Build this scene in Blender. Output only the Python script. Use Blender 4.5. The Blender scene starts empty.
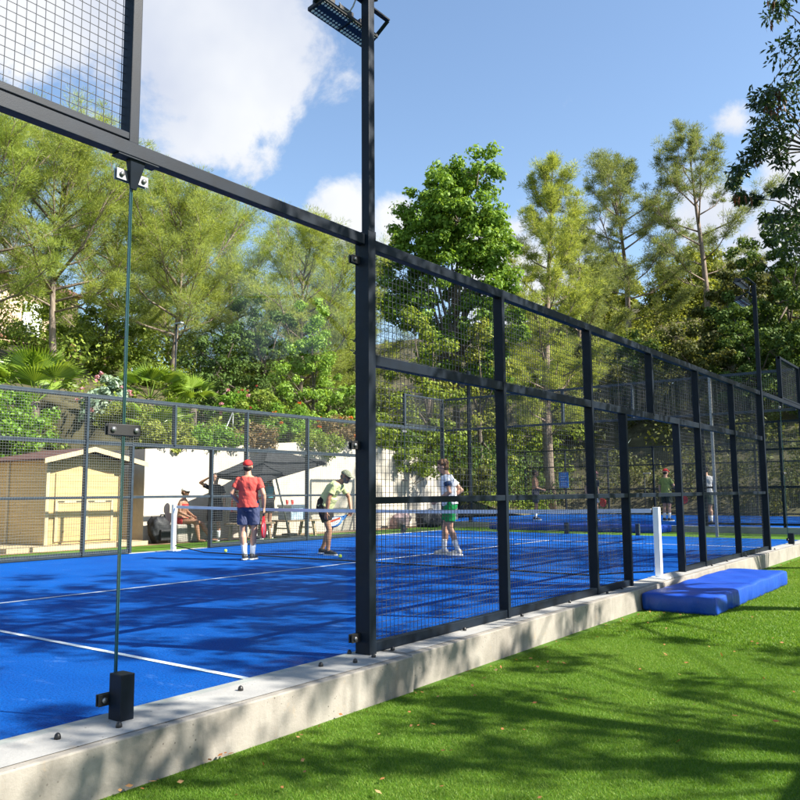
import bpy, bmesh, math, random
import numpy as np
from mathutils import Vector, Matrix

scene = bpy.context.scene
C = scene.collection

# ------------------------------------------------------------------ camera
cam_d = bpy.data.cameras.new("camera")
cam = bpy.data.objects.new("camera", cam_d); C.objects.link(cam)
r_ = Vector((0.799506, 0.600616, -0.007091)); u_ = Vector((0.074047, -0.086837, 0.993467)); f_ = Vector((-0.596076, 0.794808, 0.113901))
cam.matrix_world = Matrix(((r_.x, u_.x, -f_.x, 3.7614), (r_.y, u_.y, -f_.y, -0.5457), (r_.z, u_.z, -f_.z, 1.1589), (0, 0, 0, 1)))
cam_d.sensor_width = 36; cam_d.lens = 36 * 804.244 / 800
cam_d.clip_start = 0.05; cam_d.clip_end = 2000
scene.camera = cam

# ------------------------------------------------------------------ light and sky
SUN = Vector((0.93, 0.34, 0.84)).normalized()
SUN_EL = math.asin(SUN.z); SUN_AZ = math.atan2(SUN.x, SUN.y)
sl = bpy.data.lights.new("sun", 'SUN'); sl.energy = 5.0; sl.angle = math.radians(0.53); sl.color = (1.0, 0.93, 0.82)
so = bpy.data.objects.new("sun", sl); C.objects.link(so)
so.rotation_euler = SUN.to_track_quat('Z', 'Y').to_euler(); so.location = (20, 12, 30)

world = bpy.data.worlds.new("World"); scene.world = world; world.use_nodes = True
wt = world.node_tree; wt.nodes.clear()
def wn(t, **k):
    n = wt.nodes.new(t)
    for a, b in k.items(): setattr(n, a, b)
    return n
w_out = wn('ShaderNodeOutputWorld'); w_bg = wn('ShaderNodeBackground')
sky = wn('ShaderNodeTexSky', sky_type='NISHITA', sun_disc=False, sun_elevation=SUN_EL, sun_rotation=SUN_AZ)
sky.air_density = 1.15; sky.dust_density = 0.6; sky.ozone_density = 2.5; sky.altitude = 50
w_bg.inputs['Strength'].default_value = 0.084
tc = wn('ShaderNodeTexCoord')
BLOBS = [((-0.759, 0.422, 0.495), .17, .64), ((-0.696, 0.527, 0.488), .17, 1.0), ((-0.637, 0.591, 0.496), .13, 1.05), ((-0.66, 0.56, 0.52), .15, 1.0),
         ((-0.707, 0.566, 0.424), .09, .72), ((-0.78, 0.473, 0.41), .12, .62), ((-0.666, 0.636, 0.39), .05, .55), ((-0.616, 0.713, 0.333), .06, 1.0),
         ((-0.569, 0.751, 0.334), .05, .95), ((-0.206, 0.893, 0.399), .033, .8), ((-0.15, 0.93, 0.345), .075, 1.0), ((-0.237, 0.921, 0.309), .08, .9),
         ((-0.2, 0.948, 0.245), .11, 1.0), ((-0.813, 0.46, 0.357), .12, .6), ((-0.45, 0.86, 0.24), .14, .8), ((-0.9, 0.3, 0.33), .2, .8), ((0.3, -0.8, 0.45), .35, .7)]
prev = None
for c, r, s in BLOBS:
    c = Vector(c).normalized()
    d = wn('ShaderNodeVectorMath', operation='DISTANCE'); wt.links.new(tc.outputs['Generated'], d.inputs[0]); d.inputs[1].default_value = c
    m = wn('ShaderNodeMapRange'); m.inputs['From Min'].default_value = 0; m.inputs['From Max'].default_value = r * 1.25
    m.inputs['To Min'].default_value = s; m.inputs['To Max'].default_value = 0
    wt.links.new(d.outputs['Value'], m.inputs['Value'])
    if prev is None: prev = m.outputs['Result']
    else:
        x = wn('ShaderNodeMath', operation='MAXIMUM'); wt.links.new(prev, x.inputs[0]); wt.links.new(m.outputs['Result'], x.inputs[1]); prev = x.outputs[0]
nz = wn('ShaderNodeTexNoise'); nz.inputs['Scale'].default_value = 7; nz.inputs['Detail'].default_value = 9; nz.inputs['Roughness'].default_value = .62
nz.inputs['Distortion'].default_value = .25
wt.links.new(tc.outputs['Generated'], nz.inputs['Vector'])
ma = wn('ShaderNodeMath', operation='MULTIPLY_ADD'); ma.inputs[1].default_value = 2.2; ma.inputs[2].default_value = -1.12
wt.links.new(nz.outputs['Fac'], ma.inputs[0])
ad = wn('ShaderNodeMath', operation='ADD'); wt.links.new(prev, ad.inputs[0]); wt.links.new(ma.outputs[0], ad.inputs[1])
mr = wn('ShaderNodeMapRange', interpolation_type='SMOOTHSTEP'); mr.inputs['From Min'].default_value = .22; mr.inputs['From Max'].default_value = .62
wt.links.new(ad.outputs[0], mr.inputs['Value'])
n2 = wn('ShaderNodeTexNoise'); n2.inputs['Scale'].default_value = 3.2; n2.inputs['Detail'].default_value = 5
wt.links.new(tc.outputs['Generated'], n2.inputs['Vector'])
cr = wn('ShaderNodeValToRGB'); cr.color_ramp.elements[0].position = .36; cr.color_ramp.elements[1].position = .6
cr.color_ramp.elements[0].color = (2.9, 3.15, 3.75, 1); cr.color_ramp.elements[1].color = (4.15, 4.25, 4.4, 1)
wt.links.new(n2.outputs['Fac'], cr.inputs['Fac'])
mx = wn('ShaderNodeMix', data_type='RGBA')
wt.links.new(mr.outputs['Result'], mx.inputs['Factor']); wt.links.new(sky.outputs['Color'], mx.inputs[6]); wt.links.new(cr.outputs['Color'], mx.inputs[7])
wt.links.new(mx.outputs[2], w_bg.inputs['Color']); wt.links.new(w_bg.outputs['Background'], w_out.inputs['Surface'])

vs = scene.view_settings
vs.view_transform = 'Standard'; vs.look = 'None'; vs.gamma = 1; vs.use_curve_mapping = False; vs.exposure = 1.5

# ------------------------------------------------------------------ materials
MATS = {}
def nodes(name):
    m = bpy.data.materials.new(name); m.use_nodes = True; nt = m.node_tree
    b = nt.nodes['Principled BSDF']; o = nt.nodes['Material Output']
    return m, nt, b, o
def nn(nt, t, **k):
    n = nt.nodes.new(t)
    for a, b in k.items(): setattr(n, a, b)
    return n
def ramp(nt, fac, stops):
    r = nn(nt, 'ShaderNodeValToRGB'); e = r.color_ramp.elements
    while len(e) < len(stops): e.new(.5)
    for i, (p, c) in enumerate(stops): e[i].position = p; e[i].color = (*c, 1)
    nt.links.new(fac, r.inputs['Fac']); return r.outputs['Color']
def noise(nt, scale, detail=4, rough=.55, vec=None, dist=0):
    n = nn(nt, 'ShaderNodeTexNoise'); n.inputs['Scale'].default_value = scale; n.inputs['Detail'].default_value = detail
    n.inputs['Roughness'].default_value = rough; n.inputs['Distortion'].default_value = dist
    if vec is None:
        g = nn(nt, 'ShaderNodeNewGeometry'); vec = g.outputs['Position']
    nt.links.new(vec, n.inputs['Vector']); return n.outputs['Fac']
def scaled(nt, s):
    g = nn(nt, 'ShaderNodeNewGeometry'); m = nn(nt, 'ShaderNodeVectorMath', operation='MULTIPLY'); m.inputs[1].default_value = s
    nt.links.new(g.outputs['Position'], m.inputs[0]); return m.outputs[0]
def mixc(nt, fac, a, b):
    m = nn(nt, 'ShaderNodeMix', data_type='RGBA')
    for s, v in ((m.inputs['Factor'], fac), (m.inputs[6], a), (m.inputs[7], b)):
        if hasattr(v, 'is_output'): nt.links.new(v, s)
        elif isinstance(v, (int, float)): s.default_value = v
        else: s.default_value = (*v, 1)
    return m.outputs[2]
def bump(nt, b, h, dist=.005, strength=.5):
    n = nn(nt, 'ShaderNodeBump'); n.inputs['Distance'].default_value = dist; n.inputs['Strength'].default_value = strength
    nt.links.new(h, n.inputs['Height']); nt.links.new(n.outputs['Normal'], b.inputs['Normal'])
def plain(name, col, rough=.5, spec=.5, metal=0, var=.12, scale=6, bmp=0, bscale=60):
    if name in MATS: return MATS[name]
    m, nt, b, o = nodes(name)
    lo = tuple(c * (1 - var) for c in col); hi = tuple(min(1, c * (1 + var)) for c in col)
    nt.links.new(ramp(nt, noise(nt, scale), [(.3, lo), (.7, hi)]), b.inputs['Base Color'])
    b.inputs['Roughness'].default_value = rough; b.inputs['Specular IOR Level'].default_value = spec; b.inputs['Metallic'].default_value = metal
    if bmp: bump(nt, b, noise(nt, bscale, 5), .01, bmp)
    MATS[name] = m; return m
LEAF_GAIN = 1.5
def leafmat(name, dark, mid, light, trans=.4, rough=.6, spec=.2):
    if name in MATS: return MATS[name]
    if name.endswith(('needles', 'pale', 'shaded', 'leaves')) and 'locust' not in name and 'dry' not in name and 'shade' not in name.split('_leaves')[0][-5:]:
        dark, mid, light = [tuple(min(.6, c * LEAF_GAIN) for c in q) for q in (dark, mid, light)]
    m, nt, b, o = nodes(name)
    g = nn(nt, 'ShaderNodeNewGeometry')
    n = noise(nt, .9, 3)
    a = nn(nt, 'ShaderNodeMath', operation='MULTIPLY_ADD'); a.inputs[1].default_value = .55
    nt.links.new(g.outputs['Random Per Island'], a.inputs[0])
    a2 = nn(nt, 'ShaderNodeMath', operation='MULTIPLY'); a2.inputs[1].default_value = .45; nt.links.new(n, a2.inputs[0]); nt.links.new(a2.outputs[0], a.inputs[2])
    col = ramp(nt, a.outputs[0], [(.15, dark), (.5, mid), (.85, light)])
    nt.links.new(col, b.inputs['Base Color']); b.inputs['Roughness'].default_value = rough; b.inputs['Specular IOR Level'].default_value = spec
    t = nn(nt, 'ShaderNodeBsdfTranslucent'); hs = nn(nt, 'ShaderNodeMix', data_type='RGBA', blend_type='MULTIPLY'); hs.inputs['Factor'].default_value = 1
    nt.links.new(col, hs.inputs[6]); hs.inputs[7].default_value = (1.25, 1.15, .6, 1)
    nt.links.new(hs.outputs[2], t.inputs['Color'])
    mx = nn(nt, 'ShaderNodeMixShader'); mx.inputs['Fac'].default_value = trans
    nt.links.new(b.outputs[0], mx.inputs[1]); nt.links.new(t.outputs[0], mx.inputs[2]); nt.links.new(mx.outputs[0], o.inputs['Surface'])
    MATS[name] = m; return m

STEEL = plain('coated_steel', (.0045, .0095, .018), .5, .22, 0, .25, 9, .08, 220)
GALV = plain('galvanised_metal', (.27, .28, .29), .4, .5, .7, .2, 20)
STEEL_SUNLIT = plain('sunlit_steel', (.028, .042, .056), .5, .3, 0, .25, 9, .08, 220)  # lighter copy of the coated steel, sunlight on the far fence put into its colour
BLACK = plain('black_plastic', (.015, .015, .016), .45)
WIRE = plain('wire_metal', (.05, .055, .065), .4, .5, .3)
FARWIRE = plain('wire_metal_sunlit', (.13, .14, .14), .45, .5, .3)  # same wire lightened, so the sunlit look of far mesh sits in the colour
WHITEP = plain('white_paint', (.78, .79, .8), .4, .5, 0, .04)
TAPE = plain('net_tape', (.62, .66, .74), .7, .3, 0, .06)
NETC = plain('net_cord', (.012, .012, .014), .8)
DARKEDGE = plain('glass_edge', (.02, .07, .07), .2)

def court_mat():
    m, nt, b, o = nodes('blue_turf')
    big = noise(nt, .7, 6, .6); streak = noise(nt, 1, 5, .65, scaled(nt, (1.1, 3.0, 1))); grain = noise(nt, 70, 6, .8); fine = noise(nt, 230, 3, .7)
    c1 = ramp(nt, big, [(.28, (.001, .060, .30)), (.72, (.003, .100, .42))])
    c1 = mixc(nt, ramp(nt, grain, [(.4, (.9,) * 3), (.56, (0, 0, 0))]), c1, (.001, .028, .17))
    g = ramp(nt, fine, [(.58, (0, 0, 0)), (.74, (1, 1, 1))])
    gv = nn(nt, 'ShaderNodeMath', operation='MULTIPLY'); nt.links.new(g, gv.inputs[0]); nt.links.new(ramp(nt, streak, [(.4, (.2,) * 3), (.66, (1.0,) * 3)]), gv.inputs[1])
    c2 = mixc(nt, gv.outputs[0], c1, (.11, .29, .58))
    scuff = nn(nt, 'ShaderNodeMath', operation='MULTIPLY'); nt.links.new(ramp(nt, noise(nt, 1, 6, .7, scaled(nt, (2.2, 5, 1))), [(.60, (0, 0, 0)), (.72, (1, 1, 1))]), scuff.inputs[0]); scuff.inputs[1].default_value = .42
    c2 = mixc(nt, scuff.outputs[0], c2, (.10, .22, .50))
    nt.links.new(c2, b.inputs['Base Color']); b.inputs['Roughness'].default_value = .8; b.inputs['Specular IOR Level'].default_value = .06
    bump(nt, b, grain, .008, .8)
    return m
COURT = court_mat()
def line_mat():
    m, nt, b, o = nodes('white_turf_line')
    nt.links.new(ramp(nt, noise(nt, 150, 4, .7), [(.35, (.25, .34, .52)), (.55, (.68, .70, .73))]), b.inputs['Base Color']); b.inputs['Roughness'].default_value = .8
    bump(nt, b, noise(nt, 300, 3, .8), .006, .6); return m
LINE = line_mat()
def lawn_mat():
    m, nt, b, o = nodes('artificial_grass')
    c = ramp(nt, noise(nt, 1.3, 5), [(.3, (.065, .15, .008)), (.7, (.09, .20, .014))])
    c2 = mixc(nt, ramp(nt, noise(nt, 130, 4, .8), [(.5, (0, 0, 0)), (.7, (1, 1, 1))]), c, (.12, .2, .03))
    nt.links.new(c2, b.inputs['Base Color']); b.inputs['Roughness'].default_value = .8; b.inputs['Specular IOR Level'].default_value = .2
    bump(nt, b, noise(nt, 170, 4, .8), .02, .9); return m
LAWN = lawn_mat()
BLADE = leafmat('grass_blade', (.062, .15, .007), (.12, .255, .017), (.28, .38, .08), .42, .5, .25)
def concrete(name, lo, hi, streak=1.0, pits=True):
    m, nt, b, o = nodes(name)
    c = ramp(nt, noise(nt, 3.2, 7, .62), [(.28, lo), (.72, hi)])
    st = noise(nt, 1, 5, .6, scaled(nt, (9, 9, 1.1)))
    c = mixc(nt, ramp(nt, st, [(.52, (0, 0, 0)), (.78, (.45 * streak,) * 3)]), c, tuple(x * .5 for x in lo))
    c = mixc(nt, ramp(nt, noise(nt, 9, 6, .7), [(.6, (0, 0, 0)), (.74, (.5, .5, .5))]), c, (.36, .27, .16))
    if pits:
        v = nn(nt, 'ShaderNodeTexVoronoi'); v.inputs['Scale'].default_value = 31
        g = nn(nt, 'ShaderNodeNewGeometry'); nt.links.new(g.outputs['Position'], v.inputs['Vector'])
        pit = ramp(nt, v.outputs['Distance'], [(.10, (1, 1, 1)), (.2, (0, 0, 0))])
        sel = ramp(nt, noise(nt, 7, 3), [(.52, (0, 0, 0)), (.62, (.8, .8, .8))])
        mm = nn(nt, 'ShaderNodeMath', operation='MULTIPLY'); nt.links.new(pit, mm.inputs[0]); nt.links.new(sel, mm.inputs[1])
        c = mixc(nt, mm.outputs[0], c, (.06, .05, .04))
    nt.links.new(c, b.inputs['Base Color']); b.inputs['Roughness'].default_value = .85; b.inputs['Specular IOR Level'].default_value = .3
    bump(nt, b, noise(nt, 60, 6, .7), .01, .35); return m
KERB = concrete('board_cast_concrete', (.195, .180, .155), (.325, .305, .27))
KERBTOP = concrete('kerb_top_concrete', (.25, .25, .245), (.34, .34, .325), .3)
WALLM = concrete('whitewashed_wall', (.44, .385, .32), (.58, .52, .44), .35, False)
def glass_mat():
    m, nt, b, o = nodes('clear_glass')
    nt.nodes.remove(b)
    t = nn(nt, 'ShaderNodeBsdfTransparent'); t.inputs['Color'].default_value = (.965, .985, .98, 1)
    g = nn(nt, 'ShaderNodeBsdfGlossy'); g.inputs['Roughness'].default_value = .01
    fr = nn(nt, 'ShaderNodeFresnel'); fr.inputs['IOR'].default_value = 1.45
    mx = nn(nt, 'ShaderNodeMixShader'); mm = nn(nt, 'ShaderNodeMath', operation='MULTIPLY'); mm.inputs[1].default_value = .03
    nt.links.new(fr.outputs[0], mm.inputs[0]); nt.links.new(mm.outputs[0], mx.inputs['Fac'])
    nt.links.new(t.outputs[0], mx.inputs[1]); nt.links.new(g.outputs[0], mx.inputs[2]); nt.links.new(mx.outputs[0], o.inputs['Surface']); return m
GLASS = glass_mat()
def bark_mat(name, lo, hi):
    m, nt, b, o = nodes(name)
    nt.links.new(ramp(nt, noise(nt, 1, 6, .7, scaled(nt, (14, 14, 3))), [(.35, lo), (.65, hi)]), b.inputs['Base Color']); b.inputs['Roughness'].default_value = .9
    bump(nt, b, noise(nt, 1, 5, .7, scaled(nt, (20, 20, 5))), .04, .8); return m
BARK = bark_mat('pine_bark', (.13, .09, .065), (.30, .24, .19))
BARKD = bark_mat('dark_bark', (.06, .045, .035), (.15, .12, .09))
def wood_mat(name, lo, hi, board=7.5, axis='z'):
    m, nt, b, o = nodes(name)
    grain = noise(nt, 1, 5, .6, scaled(nt, (2, 2, 30)))
    c = ramp(nt, grain, [(.3, lo), (.7, hi)])
    w = nn(nt, 'ShaderNodeTexWave', wave_type='BANDS', bands_direction='Z', wave_profile='SAW'); w.inputs['Scale'].default_value = board / 3.14 ; w.inputs['Distortion'].default_value = 0
    g = nn(nt, 'ShaderNodeNewGeometry'); nt.links.new(g.outputs['Position'], w.inputs['Vector'])
    c = mixc(nt, ramp(nt, w.outputs['Fac'], [(.9, (0, 0, 0)), (.97, (.75,) * 3)]), c, tuple(x * .45 for x in lo))
    kn = noise(nt, 5, 2); c = mixc(nt, ramp(nt, kn, [(.72, (0, 0, 0)), (.76, (.8,) * 3)]), c, tuple(x * .4 for x in lo))
    nt.links.new(c, b.inputs['Base Color']); b.inputs['Roughness'].default_value = .7; return m
PALEWOOD = wood_mat('pale_pine_boards', (.43, .30, .125), (.55, .405, .19))
TRIMWOOD = plain('pale_pine_trim', (.50, .40, .24), .7)
OLDWOOD = plain('weathered_wood', (.30, .22, .14), .8, .3, 0, .3, 12)
EARTH = plain('dry_earth', (.27, .17, .10), .95, .2, 0, .35, 3, .5, 14)
SOIL = plain('hill_soil', (.085, .075, .04), .95, .2, 0, .45, 1.2, .5, 8)
ROOFING = plain('brown_roof_felt', (.10, .05, .045), .8, .3, 0, .3, 14)
TILE = plain('clay_tiles', (.27, .13, .08), .8, .3, 0, .35, 9)
PINKWALL = plain('pink_render', (.62, .44, .34), .9, .2, 0, .12, 2)
GREYSTONE = plain('grey_stone', (.27, .25, .22), .9, .3, 0, .35, 4, .4, 18)

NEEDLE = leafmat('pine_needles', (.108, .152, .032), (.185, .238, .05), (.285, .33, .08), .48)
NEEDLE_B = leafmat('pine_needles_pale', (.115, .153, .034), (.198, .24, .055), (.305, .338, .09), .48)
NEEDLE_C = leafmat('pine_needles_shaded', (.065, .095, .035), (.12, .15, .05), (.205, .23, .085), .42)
BROAD = leafmat('broad_leaves', (.055, .11, .012), (.10, .18, .022), (.19, .28, .05), .42, .55, .2)
POPLARL = leafmat('poplar_leaves', (.08, .15, .015), (.14, .23, .03), (.26, .36, .08), .4, .5, .25)
OAKL = leafmat('oak_leaves', (.028, .055, .012), (.052, .09, .018), (.10, .14, .035), .3, .6, .15)
OLIVEL = leafmat('olive_leaves', (.08, .105, .018), (.15, .175, .03), (.25, .27, .065), .4)
HEDGE = leafmat('hedge_leaves', (.05, .11, .01), (.10, .19, .02), (.2, .31, .05), .4, .4)
GREYL = leafmat('grey_green_leaves', (.13, .19, .13), (.22, .29, .21), (.36, .43, .33), .3)
DRYL = leafmat('dry_leaves', (.13, .085, .04), (.23, .16, .075), (.33, .25, .13), .3)
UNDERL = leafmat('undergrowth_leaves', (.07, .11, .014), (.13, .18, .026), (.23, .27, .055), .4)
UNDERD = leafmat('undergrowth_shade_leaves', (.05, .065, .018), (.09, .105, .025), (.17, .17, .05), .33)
PALML = leafmat('palm_leaf', (.10, .17, .012), (.17, .27, .025), (.28, .38, .06), .35, .35, .5)
PODL = leafmat('brown_pods', (.07, .03, .015), (.12, .05, .025), (.2, .09, .04), .15)
LOCUST = leafmat('locust_leaves', (.018, .04, .012), (.03, .065, .016), (.06, .10, .025), .3, .35, .5)

# ------------------------------------------------------------------ mesh helpers
class MB:
    def __init__(self): self.v = []; self.f = []
    def add(self, vs, fs):
        n = len(self.v); self.v += [tuple(x) for x in vs]; self.f += [tuple(i + n for i in f) for f in fs]; return self
    def hexa(self, c):
        return self.add(c, [(0, 1, 2, 3), (7, 6, 5, 4), (0, 4, 5, 1), (1, 5, 6, 2), (2, 6, 7, 3), (3, 7, 4, 0)])
    def box(self, x0, x1, y0, y1, z0, z1):
        return self.hexa([(x0, y0, z0), (x1, y0, z0), (x1, y1, z0), (x0, y1, z0), (x0, y0, z1), (x1, y0, z1), (x1, y1, z1), (x0, y1, z1)])
    def bar(self, p, q, w, h, up=(0, 0, 1), caps=True):
        p = Vector(p); q = Vector(q); d = (q - p).normalized(); up = Vector(up)
        if abs(d.dot(up)) > .97: up = Vector((0, 1, 0))
        s = d.cross(up).normalized() * (w / 2); t = s.cross(d).normalized() * (h / 2)
        c = [p - s - t, p + s - t, p + s + t, p - s + t, q - s - t, q + s - t, q + s + t, q - s + t]
        if caps: return self.hexa(c)
        return self.add(c, [(0, 4, 5, 1), (1, 5, 6, 2), (2, 6, 7, 3), (3, 7, 4, 0)])
    def tube(self, pts, rad, seg=8, caps=True):
        pts = [Vector(p) for p in pts]
        if not hasattr(rad, '__len__'): rad = [rad] * len(pts)
        vs, fs = [], []; ref = None
        for i, p in enumerate(pts):
            d = (pts[min(i + 1, len(pts) - 1)] - pts[max(i - 1, 0)]).normalized()
            if ref is None: ref = Vector((1, 0, 0)) if abs(d.x) < .8 else Vector((0, 1, 0))
            s = (ref - d * ref.dot(d)).normalized(); t = d.cross(s); ref = s
            for k in range(seg):
                a = 2 * math.pi * k / seg; vs.append(p + (s * math.cos(a) + t * math.sin(a)) * rad[i])
        for i in range(len(pts) - 1):
            for k in range(seg):
                a = i * seg + k; b = i * seg + (k + 1) % seg; fs.append((a, b, b + seg, a + seg))
        if caps: fs += [tuple(reversed(range(seg))), tuple(range((len(pts) - 1) * seg, len(pts) * seg))]
        return self.add(vs, fs)
    def ell(self, c, r, seg=14, rings=9, rot=None):
        vs, fs = [], []; c = Vector(c)
        if not hasattr(r, '__len__'): r = (r, r, r)
        for i in range(rings + 1):
            th = math.pi * i / rings
            for k in range(seg):
                a = 2 * math.pi * k / seg
                v = Vector((r[0] * math.sin(th) * math.cos(a), r[1] * math.sin(th) * math.sin(a), r[2] * math.cos(th)))
                if rot is not None: v = rot @ v
                vs.append(c + v)
        for i in range(rings):
            for k in range(seg):
                a = i * seg + k; b = i * seg + (k + 1) % seg
                if i == 0: fs.append((a, b + seg, a + seg))
                elif i == rings - 1: fs.append((a, b, a + seg))
                else: fs.append((a, b, b + seg, a + seg))
        return self.add(vs, fs)
    def rings(self, rs, caps=True):
        seg = len(rs[0]); vs = [p for r in rs for p in r]; fs = []
        for i in range(len(rs) - 1):
            for k in range(seg):
                a = i * seg + k; b = i * seg + (k + 1) % seg; fs.append((a, b, b + seg, a + seg))
        if caps: fs += [tuple(reversed(range(seg))), tuple(range((len(rs) - 1) * seg, len(rs) * seg))]
        return self.add(vs, fs)
    def prism(self, outline, z0, z1):
        n = len(outline); vs = [(x, y, z0) for x, y in outline] + [(x, y, z1) for x, y in outline]
        fs = [tuple(reversed(range(n))), tuple(range(n, 2 * n))] + [(k, (k + 1) % n, n + (k + 1) % n, n + k) for k in range(n)]
        return self.add(vs, fs)
    def build(self, name, mat, parent=None, smooth=False, bevel=0, recalc=True, mat2=None, weld=True):
        off = parent_world(parent)
        me = bpy.data.meshes.new(name); me.from_pydata([(x - off[0], y - off[1], z - off[2]) for x, y, z in self.v], [], self.f)
        if recalc:
            bm = bmesh.new(); bm.from_mesh(me)
            if weld: bmesh.ops.remove_doubles(bm, verts=bm.verts, dist=1e-5)
            bmesh.ops.recalc_face_normals(bm, faces=bm.faces)
            if bevel: bmesh.ops.bevel(bm, geom=[e for e in bm.edges if len(e.link_faces) == 2 and e.calc_face_angle(0) > .6], offset=bevel, segments=2, affect='EDGES', profile=.5)
            bm.to_mesh(me); bm.free()
        return link(name, me, mat, parent, smooth)
WORLD_OFF = {}
def parent_world(o):
    return (0, 0, 0) if o is None else WORLD_OFF.get(o.name, (0, 0, 0))
def link(name, me, mat, parent=None, smooth=False):
    o = bpy.data.objects.new(name, me); C.objects.link(o)
    if mat: me.materials.append(mat)
    if smooth: me.shade_smooth()
    if parent is not None:
        o.parent = parent; WORLD_OFF[o.name] = parent_world(parent)
    return o
def np_mesh(name, V, F, mat, parent=None):
    off = np.array(parent_world(parent), dtype=np.float32)
    V = np.ascontiguousarray(V, dtype=np.float32) - off; F = np.ascontiguousarray(F, dtype=np.int32)
    me = bpy.data.meshes.new(name); k = F.shape[1]
    me.vertices.add(len(V)); me.vertices.foreach_set('co', V.ravel())
    me.loops.add(F.size); me.loops.foreach_set('vertex_index', F.ravel())
    me.polygons.add(len(F)); me.polygons.foreach_set('loop_start', np.arange(0, F.size, k, dtype=np.int32))
    me.update(calc_edges=True)
    return link(name, me, mat, parent)
def tag(o, label=None, cat=None, group=None, kind=None):
    if label: o['label'] = label
    if cat: o['category'] = cat
    if group: o['group'] = group
    if kind: o['kind'] = kind
    return o
def thing(name, label, cat, loc=(0, 0, 0), group=None, rotz=0):
    o = bpy.data.objects.new(name, None); C.objects.link(o); o.location = loc; o.rotation_euler = (0, 0, rotz)
    o.empty_display_size = .2
    WORLD_OFF[o.name] = tuple(loc) if rotz == 0 else (0, 0, 0)
    return tag(o, label, cat, group)
def struct(o): o['kind'] = 'structure'; return o
from mathutils import noise as mnoise
def solidify(mb, name, mat, parent, voxel, smooth_it=6, folds=0):
    """union of closed shells -> one continuous remeshed surface"""
    me = bpy.data.meshes.new(name); me.from_pydata(mb.v, [], mb.f)
    bm = bmesh.new(); bm.from_mesh(me); bmesh.ops.recalc_face_normals(bm, faces=bm.faces); bm.to_mesh(me); bm.free()
    t = bpy.data.objects.new('tmp', me); C.objects.link(t)
    md = t.modifiers.new('r', 'REMESH'); md.mode = 'VOXEL'; md.voxel_size = voxel
    if smooth_it:
        s = t.modifiers.new('s', 'SMOOTH'); s.factor = .5; s.iterations = smooth_it
    dg = bpy.context.evaluated_depsgraph_get()
    res = bpy.data.meshes.new_from_object(t.evaluated_get(dg)); res.name = name
    bpy.data.objects.remove(t); bpy.data.meshes.remove(me); res.materials.clear()
    if folds:
        NRM = [v.normal.copy() for v in res.vertices]
        for v, nv in zip(res.vertices, NRM):
            p = v.co.copy(); a = mnoise.fractal(Vector((p.x * 13 + p.z * 5, p.y * 13 + p.z * 4, p.z * 6)), .9, 2.1, 3); v.co = p + nv * (folds * a)
    return link(name, res, mat, parent, True)

# ================================================================== SETTING
rng = np.random.default_rng(11); random.seed(11)
def wtop(Y): return 2.2 if Y < 20 else max(.2, 2.2 - (Y - 20) * .2)
def hill(X, Y):
    x0 = -15.75 if Y < 11.25 else -12.85
    hl = wtop(Y) + 20 * (1 - math.exp(-.36 * (x0 - X) / 20)) if X < x0 else 0
    hb = 40 * (1 - math.exp(-.62 * max(0, Y - 36) / 40))
    return max(hl, hb)
def sheet(name, x0, x1, y0, y1, z, mat):
    o = MB().add([(x0, y0, z), (x1, y0, z), (x1, y1, z), (x0, y1, z)], [(0, 1, 2, 3)]).build(name, mat); return struct(o)
sheet('ground', -900, 900, -900, 900, -.30, SOIL)
sheet('lawn', .1, 26, -14, 30, -.22, LAWN)
sheet('court_surface', -10.06, -.08, -1, 20.06, 0.0, COURT)
sheet('grass_strip', -12.0, -10.06, -8, 22.6, -.01, LAWN)
sheet('end_grass_strip', -10.06, .1, 20.06, 22.6, -.012, LAWN)
sheet('wall_foot_path', -15.6, -12.0, -8, 30, -.006, EARTH)
L = MB()
for a in ((-9.95, -.12, 3.02, 3.07), (-9.95, -.12, 16.93, 16.98), (-5.025, -4.975, 3.07, 9.97), (-5.025, -4.975, 10.03, 16.93)):
    L.add([(a[0], a[2], .004), (a[1], a[2], .004), (a[1], a[3], .004), (a[0], a[3], .004)], [(0, 1, 2, 3)])
struct(L.build('court_lines', LINE))
# kerb: two cast lengths, a step where they meet
kb = MB()
segs = [(-3.0, -.5, .36, .36), (-.495, 4.14, .36, .35), (4.17, 6.9, .315, .275), (6.905, 9.6, .275, .25), (9.605, 12.4, .25, .235), (12.405, 15.2, .235, .225), (15.205, 20.1, .225, .21)]
for y0, y1, xa, xb in segs:
    kb.hexa([(-.1, y0, -.4), (xa, y0, -.4), (xb, y1, -.4), (-.1, y1, -.4), (-.1, y0, .02), (xa, y0, .02), (xb, y1, .02), (-.1, y1, .02)])
struct(kb.build('concrete_kerb', KERB, None, False, .008))
kt = MB()
for y0, y1, xa, xb in segs:
    kt.add([(-.085, y0 + .012, .0235), (xa - .055, y0 + .012, .0235), (xb - .055, y1 - .012, .0235), (-.085, y1 - .012, .0235)], [(0, 1, 2, 3)])
struct(kt.build('kerb_top', KERBTOP))
struct(MB().box(-10.16, -10.05, -8, 20.1, -.3, .012).build('far_kerb', KERBTOP))
# second court behind
struct(MB().box(-15.5, 12, 22.6, 22.78, -.3, .16).build('second_court_kerb', KERBTOP, None, False, .01))
sheet('second_court_surface', -15.5, 12, 22.78, 33.0, .14, COURT)
sheet('second_court_margin', -15.5, 30, 33.0, 37.0, .02, EARTH)
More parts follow.
